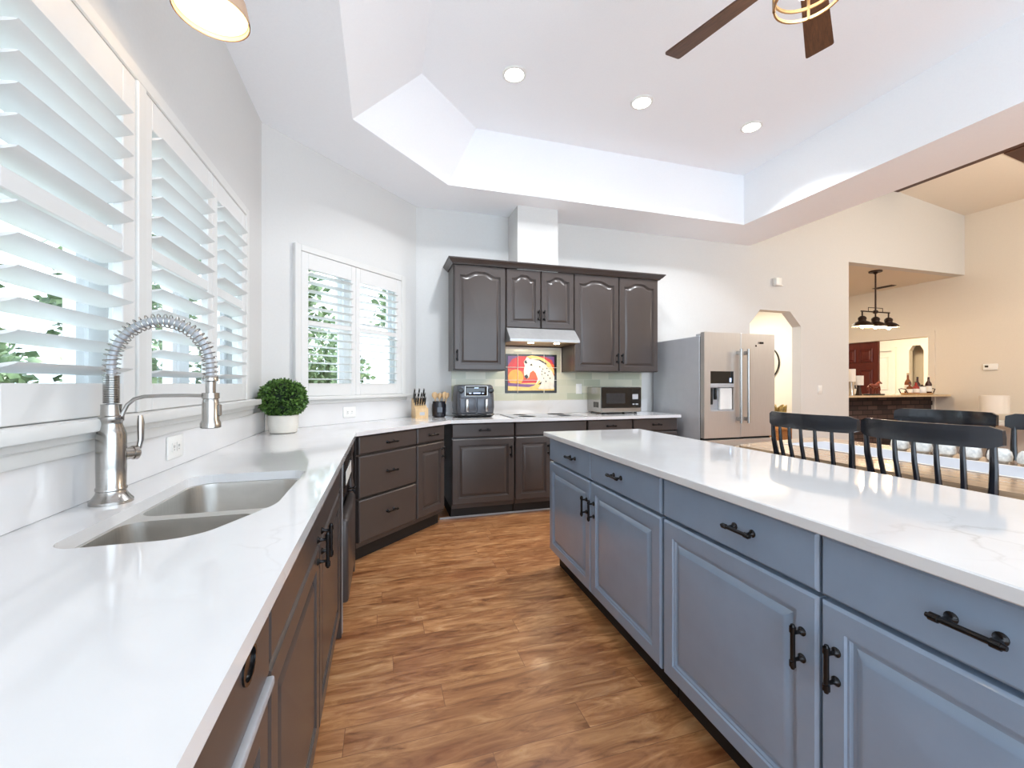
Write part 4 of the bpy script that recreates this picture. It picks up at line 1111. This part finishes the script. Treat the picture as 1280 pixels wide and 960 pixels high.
# pendant chandelier over the bar
t = thing('bar_chandelier', 'dark bronze three-shade pendant bar light hanging over the bar', 'chandelier', (7.29, 4.70, 2.12))
MB().lathe([(.085, .845), (.085, .8645), (.001, .8645)], n=28).lathe([(.001, .81), (.02, .82), (.04, .8445)], n=20).build('canopy', M['bronze'], t)
m = MB().cyl((0, 0, .22), (0, 0, .82), .011, n=12).lathe([(.001, .20), (.032, .215), (.035, .235), (.028, .255), (.001, .262)], n=18)
m.tube([(-.31, 0, .232), (.31, 0, .232)], .010, 10).tube([(-.155, 0, .235), (-.155, 0, .295), (.155, 0, .295), (.155, 0, .235)], .005, 8)
m.build('arm_frame', M['bronze'], t)
for x in (-.285, 0, .285):
    s = MB().lathe([(.138, 0), (.140, .006), (.120, .035), (.085, .065), (.050, .080), (.048, .10), (.055, .11), (.050, .135), (.028, .155), (.010, .160), (.010, .226)], (x, 0, 0), 28, cap0=False).build('shade', M['bronze'], t)
    MB().lathe([(.134, .004), (.115, .031), (.08, .060), (.001, .075)], (x, 0, 0), 28, cap0=False).build('shade_lining', M['shade_glow'], s)
    MB().lathe([(.001, -.028)] + [(.030 * math.cos(R(a)), .002 + .030 * math.sin(R(a))) for a in range(-75, 60, 15)] + [(.014, .05), (.001, .052)], (x, 0, 0), 18).build('bulb', M['bulb'], s)
    lamp('bar_bulb_light', 'POINT', (x, 0, -.05), 2.5, WARM, size=.03, parent=t)

t = thing('air_vent', 'dark linear air vent in the bar room ceiling behind the chandelier', 'vent', (8.62, 5.42, 2.9848))
m = MB().box(-.06, .06, -.16, .16, -.008, -.0005, .002)
for k in range(3): m.box(-.045 + k * .035, -.025 + k * .035, -.14, .14, -.014, -.0085)
m.build('grille', M['bronze'], t)

# mahogany door leaf in the right wall
t = thing('panel_door', 'mahogany six-panel door leaf standing behind the bar', 'door', (8.965, 6.46, 0), R(-90))
DWd = .725
b = MB().box(0, DWd, 0, .045, .005, 2.045)
b.build('door_leaf', M['mahogany'], t, smooth=0)
for x0, x1 in ((.09, .33), (.395, .635)):
    for z0, z1 in ((.2, .80), (.95, 1.52), (1.66, 1.92)):
        panel_mesh(x1 - x0, z1 - z0, frame=.018, back=.02).build('raised_panel', M['mahogany'], t, (x0, -.0205, z0), smooth=20)
MB().lathe([(.028, 0.0), (.028, .004), (.010, .008), (.010, .04), (.026, .05), (.028, .062), (.001, .07)], (.66, 0, 1.0), 18, 'y').build('door_knob', M['brass'], t)
# white interior door of the foyer
t = thing('interior_door', 'cream interior door seen through the doorway beyond the bar', 'door', (11.63, 7.80, 0), R(-90))
MB().box(0, .66, 0, .04, .005, 2.02).build('door_leaf', M['cream'], t, smooth=0)
for x0, x1 in ((.08, .31), (.35, .58)):
    for z0, z1 in ((.2, .95), (1.1, 1.9)): panel_mesh(x1 - x0, z1 - z0, frame=.018, back=.02).build('raised_panel', M['cream'], t, (x0, -.0205, z0), smooth=20)
struct(MB().box(11.575, 11.5995, 7.04, 7.12, 0, 2.11).box(11.575, 11.5995, 7.12, 7.82, 2.03, 2.11).box(11.575, 11.5995, 7.82, 7.90, 0, 2.11).build('trim_foyer', M['cream'], smooth=0))

# ------------------------------------------------------------------ hall: mirror ring, bench, cushion
t = thing('round_mirror', 'round mirror with thin black rim on the hall wall beyond the arch', 'mirror', (6.1495, 5.654, 1.59), R(-90))
MB().lathe([(.272, .001), (.272, .010), (.001, .010)], n=48, axis='y').build('mirror_glass', mat('mirror', (225, 225, 220), .03, 1.0), t)
ring = [(.281 * math.cos(2 * math.pi * k / 64), -.014, .281 * math.sin(2 * math.pi * k / 64)) for k in range(64)]
MB().tube(ring, .011, 10, closed=True).build('rim', M['black'], t)
t = thing('hall_bench', 'honey oak storage chest standing in the hall beyond the arch', 'chest', (5.87, 5.42, 0), R(-90))
MB().box(-.45, .45, -.22, .24, .06, .54, .008).build('chest_body', M['bench_wood'], t)
MB().box(-.47, .47, -.24, .26, .5405, .58, .008, 2).build('lid', M['bench_wood'], t)
for x in (-.4, .4):
    for y in (-.18, .2): MB().box(x - .03, x + .03, y - .03, y + .03, 0, .0595).build('foot', M['bench_wood'], t)
gold = noisy('gold_green_brocade', (176, 152, 92), .45, amt=.45, scale=28)
t = thing('gift_basket', 'gold and green ribboned basket on the oak chest in the hall', 'basket', (5.88, 5.20, .5805))
MB().lathe([(.10, 0), (.13, .08), (.14, .18), (.12, .19), (.001, .18)], n=20).build('basket_body', noisy('wicker', (150, 112, 66), .7, amt=.3, scale=60), t)
m = MB()
for k in range(7):
    a = R(51 * k); c_, s_ = math.cos(a), math.sin(a)
    m.tube([(.02 * c_, .02 * s_, .19), (.07 * c_, .07 * s_, .28), (.13 * c_, .13 * s_, .32), (.12 * c_, .12 * s_, .24), (.05 * c_, .05 * s_, .195)], [.012, .03, .026, .026, .012], 8)
m.build('ribbon_bow', gold, t)

# white-shaded lamp on a side console by the right wall
t = thing('side_console', 'low white console under the drum lamp by the right wall', 'console', (8.45, 3.86, 0))
MB().box(-.22, .40, -.28, .28, .66, .70, .006).build('top', M['trim'], t)
for x in (-.19, .37):
    for y in (-.25, .25): MB().box(x - .02, x + .02, y - .02, y + .02, 0, .6595).build('leg', M['trim'], t)
t = thing('drum_lamp', 'white drum-shaded lamp standing near the right wall behind the chairs', 'lamp', (8.40, 3.87, .7005))
MB().lathe([(.08, 0), (.08, .012), (.03, .03), (.02, .12), (.001, .125)], n=20).build('lamp_base', M['white_plastic'], t)
MB().lathe([(.15, .12), (.15, .375), (.145, .375), (.145, .12)], n=32, cap0=False, cap1=False).lathe([(.15, .375), (.001, .376)], n=32, cap0=False).build('lamp_shade', M['linen'], t)

# ------------------------------------------------------------------ outdoors
struct(MB().box(-16, LW - .16, -8, 16, -.3, -.16).build('ground', M['lawn'], smooth=0))
struct(MB().box(-3.4, LW - .16, -6, 4.6, -.1598, -.10).build('patio', M['patio'], smooth=0))
rng = random.Random(21)
def shrub(label, x, y, h, r):
    t = thing('garden_shrub', label, 'shrub', (x, y, -.16), 0, 'garden shrubs outside')
    MB().tube([(0, 0, 0), (.02, .01, h * .5), (0, 0, h * .8)], [.04, .03, .01], 8).build('stem', M['bark'], t)
    m = MB()
    for k in range(9):
        a = rng.uniform(0, 6.28); q = rng.uniform(0, r * .6); leaf_ball(m, (q * math.cos(a), q * math.sin(a), h * rng.uniform(.35, .8)), r * rng.uniform(.4, .65), 170, .13, rng, .3)
    m.build('foliage', M['bush'], t, smooth=0, recalc=False)
def tree(label, x, y, h, r):
    t = thing('garden_tree', label, 'tree', (x, y, -.16), 0, 'garden trees outside')
    MB().tube([(0, 0, 0), (.05, .03, h * .3), (-.03, .05, h * .6), (0, 0, h * .9)], [.14, .11, .08, .03], 10).build('trunk', M['bark'], t)
    m = MB()
    for k in range(12):
        a = rng.uniform(0, 6.28); q = rng.uniform(0, r * .8); leaf_ball(m, (q * math.cos(a), q * math.sin(a), h * rng.uniform(.45, .95)), r * rng.uniform(.4, .6), 150, .22, rng, .3)
    m.build('foliage', M['bush'], t, smooth=0, recalc=False)
LBL = 'leafy green garden shrub glimpsed through the shutter slats'
for i, (x, y, h, r) in enumerate([(-5.9, 2.1, 1.7, .85), (-5.6, 4.5, 1.9, .85), (-4.2, 5.9, 2.4, .85), (-5.6, 7.9, 2.3, .9), (-3.6, 7.7, 2.4, .9), (-5.0, 10.0, 2.3, .9), (-2.9, 9.7, 2.4, .9), (-1.0, 9.6, 2.4, .9), (-1.6, 7.6, 1.3, .7)]): shrub(LBL, x, y, h, r)
for x, y, h, r in [(-9.2, 5.2, 5.4, 1.6), (-8.0, 9.4, 5.0, 1.5), (-6.4, 13.2, 5.6, 1.7), (-2.6, 13.0, 5.6, 1.7), (1.2, 12.6, 5.2, 1.5)]: tree('leafy garden tree beyond the shrubs, glimpsed through the shutter slats', x, y, h, r)
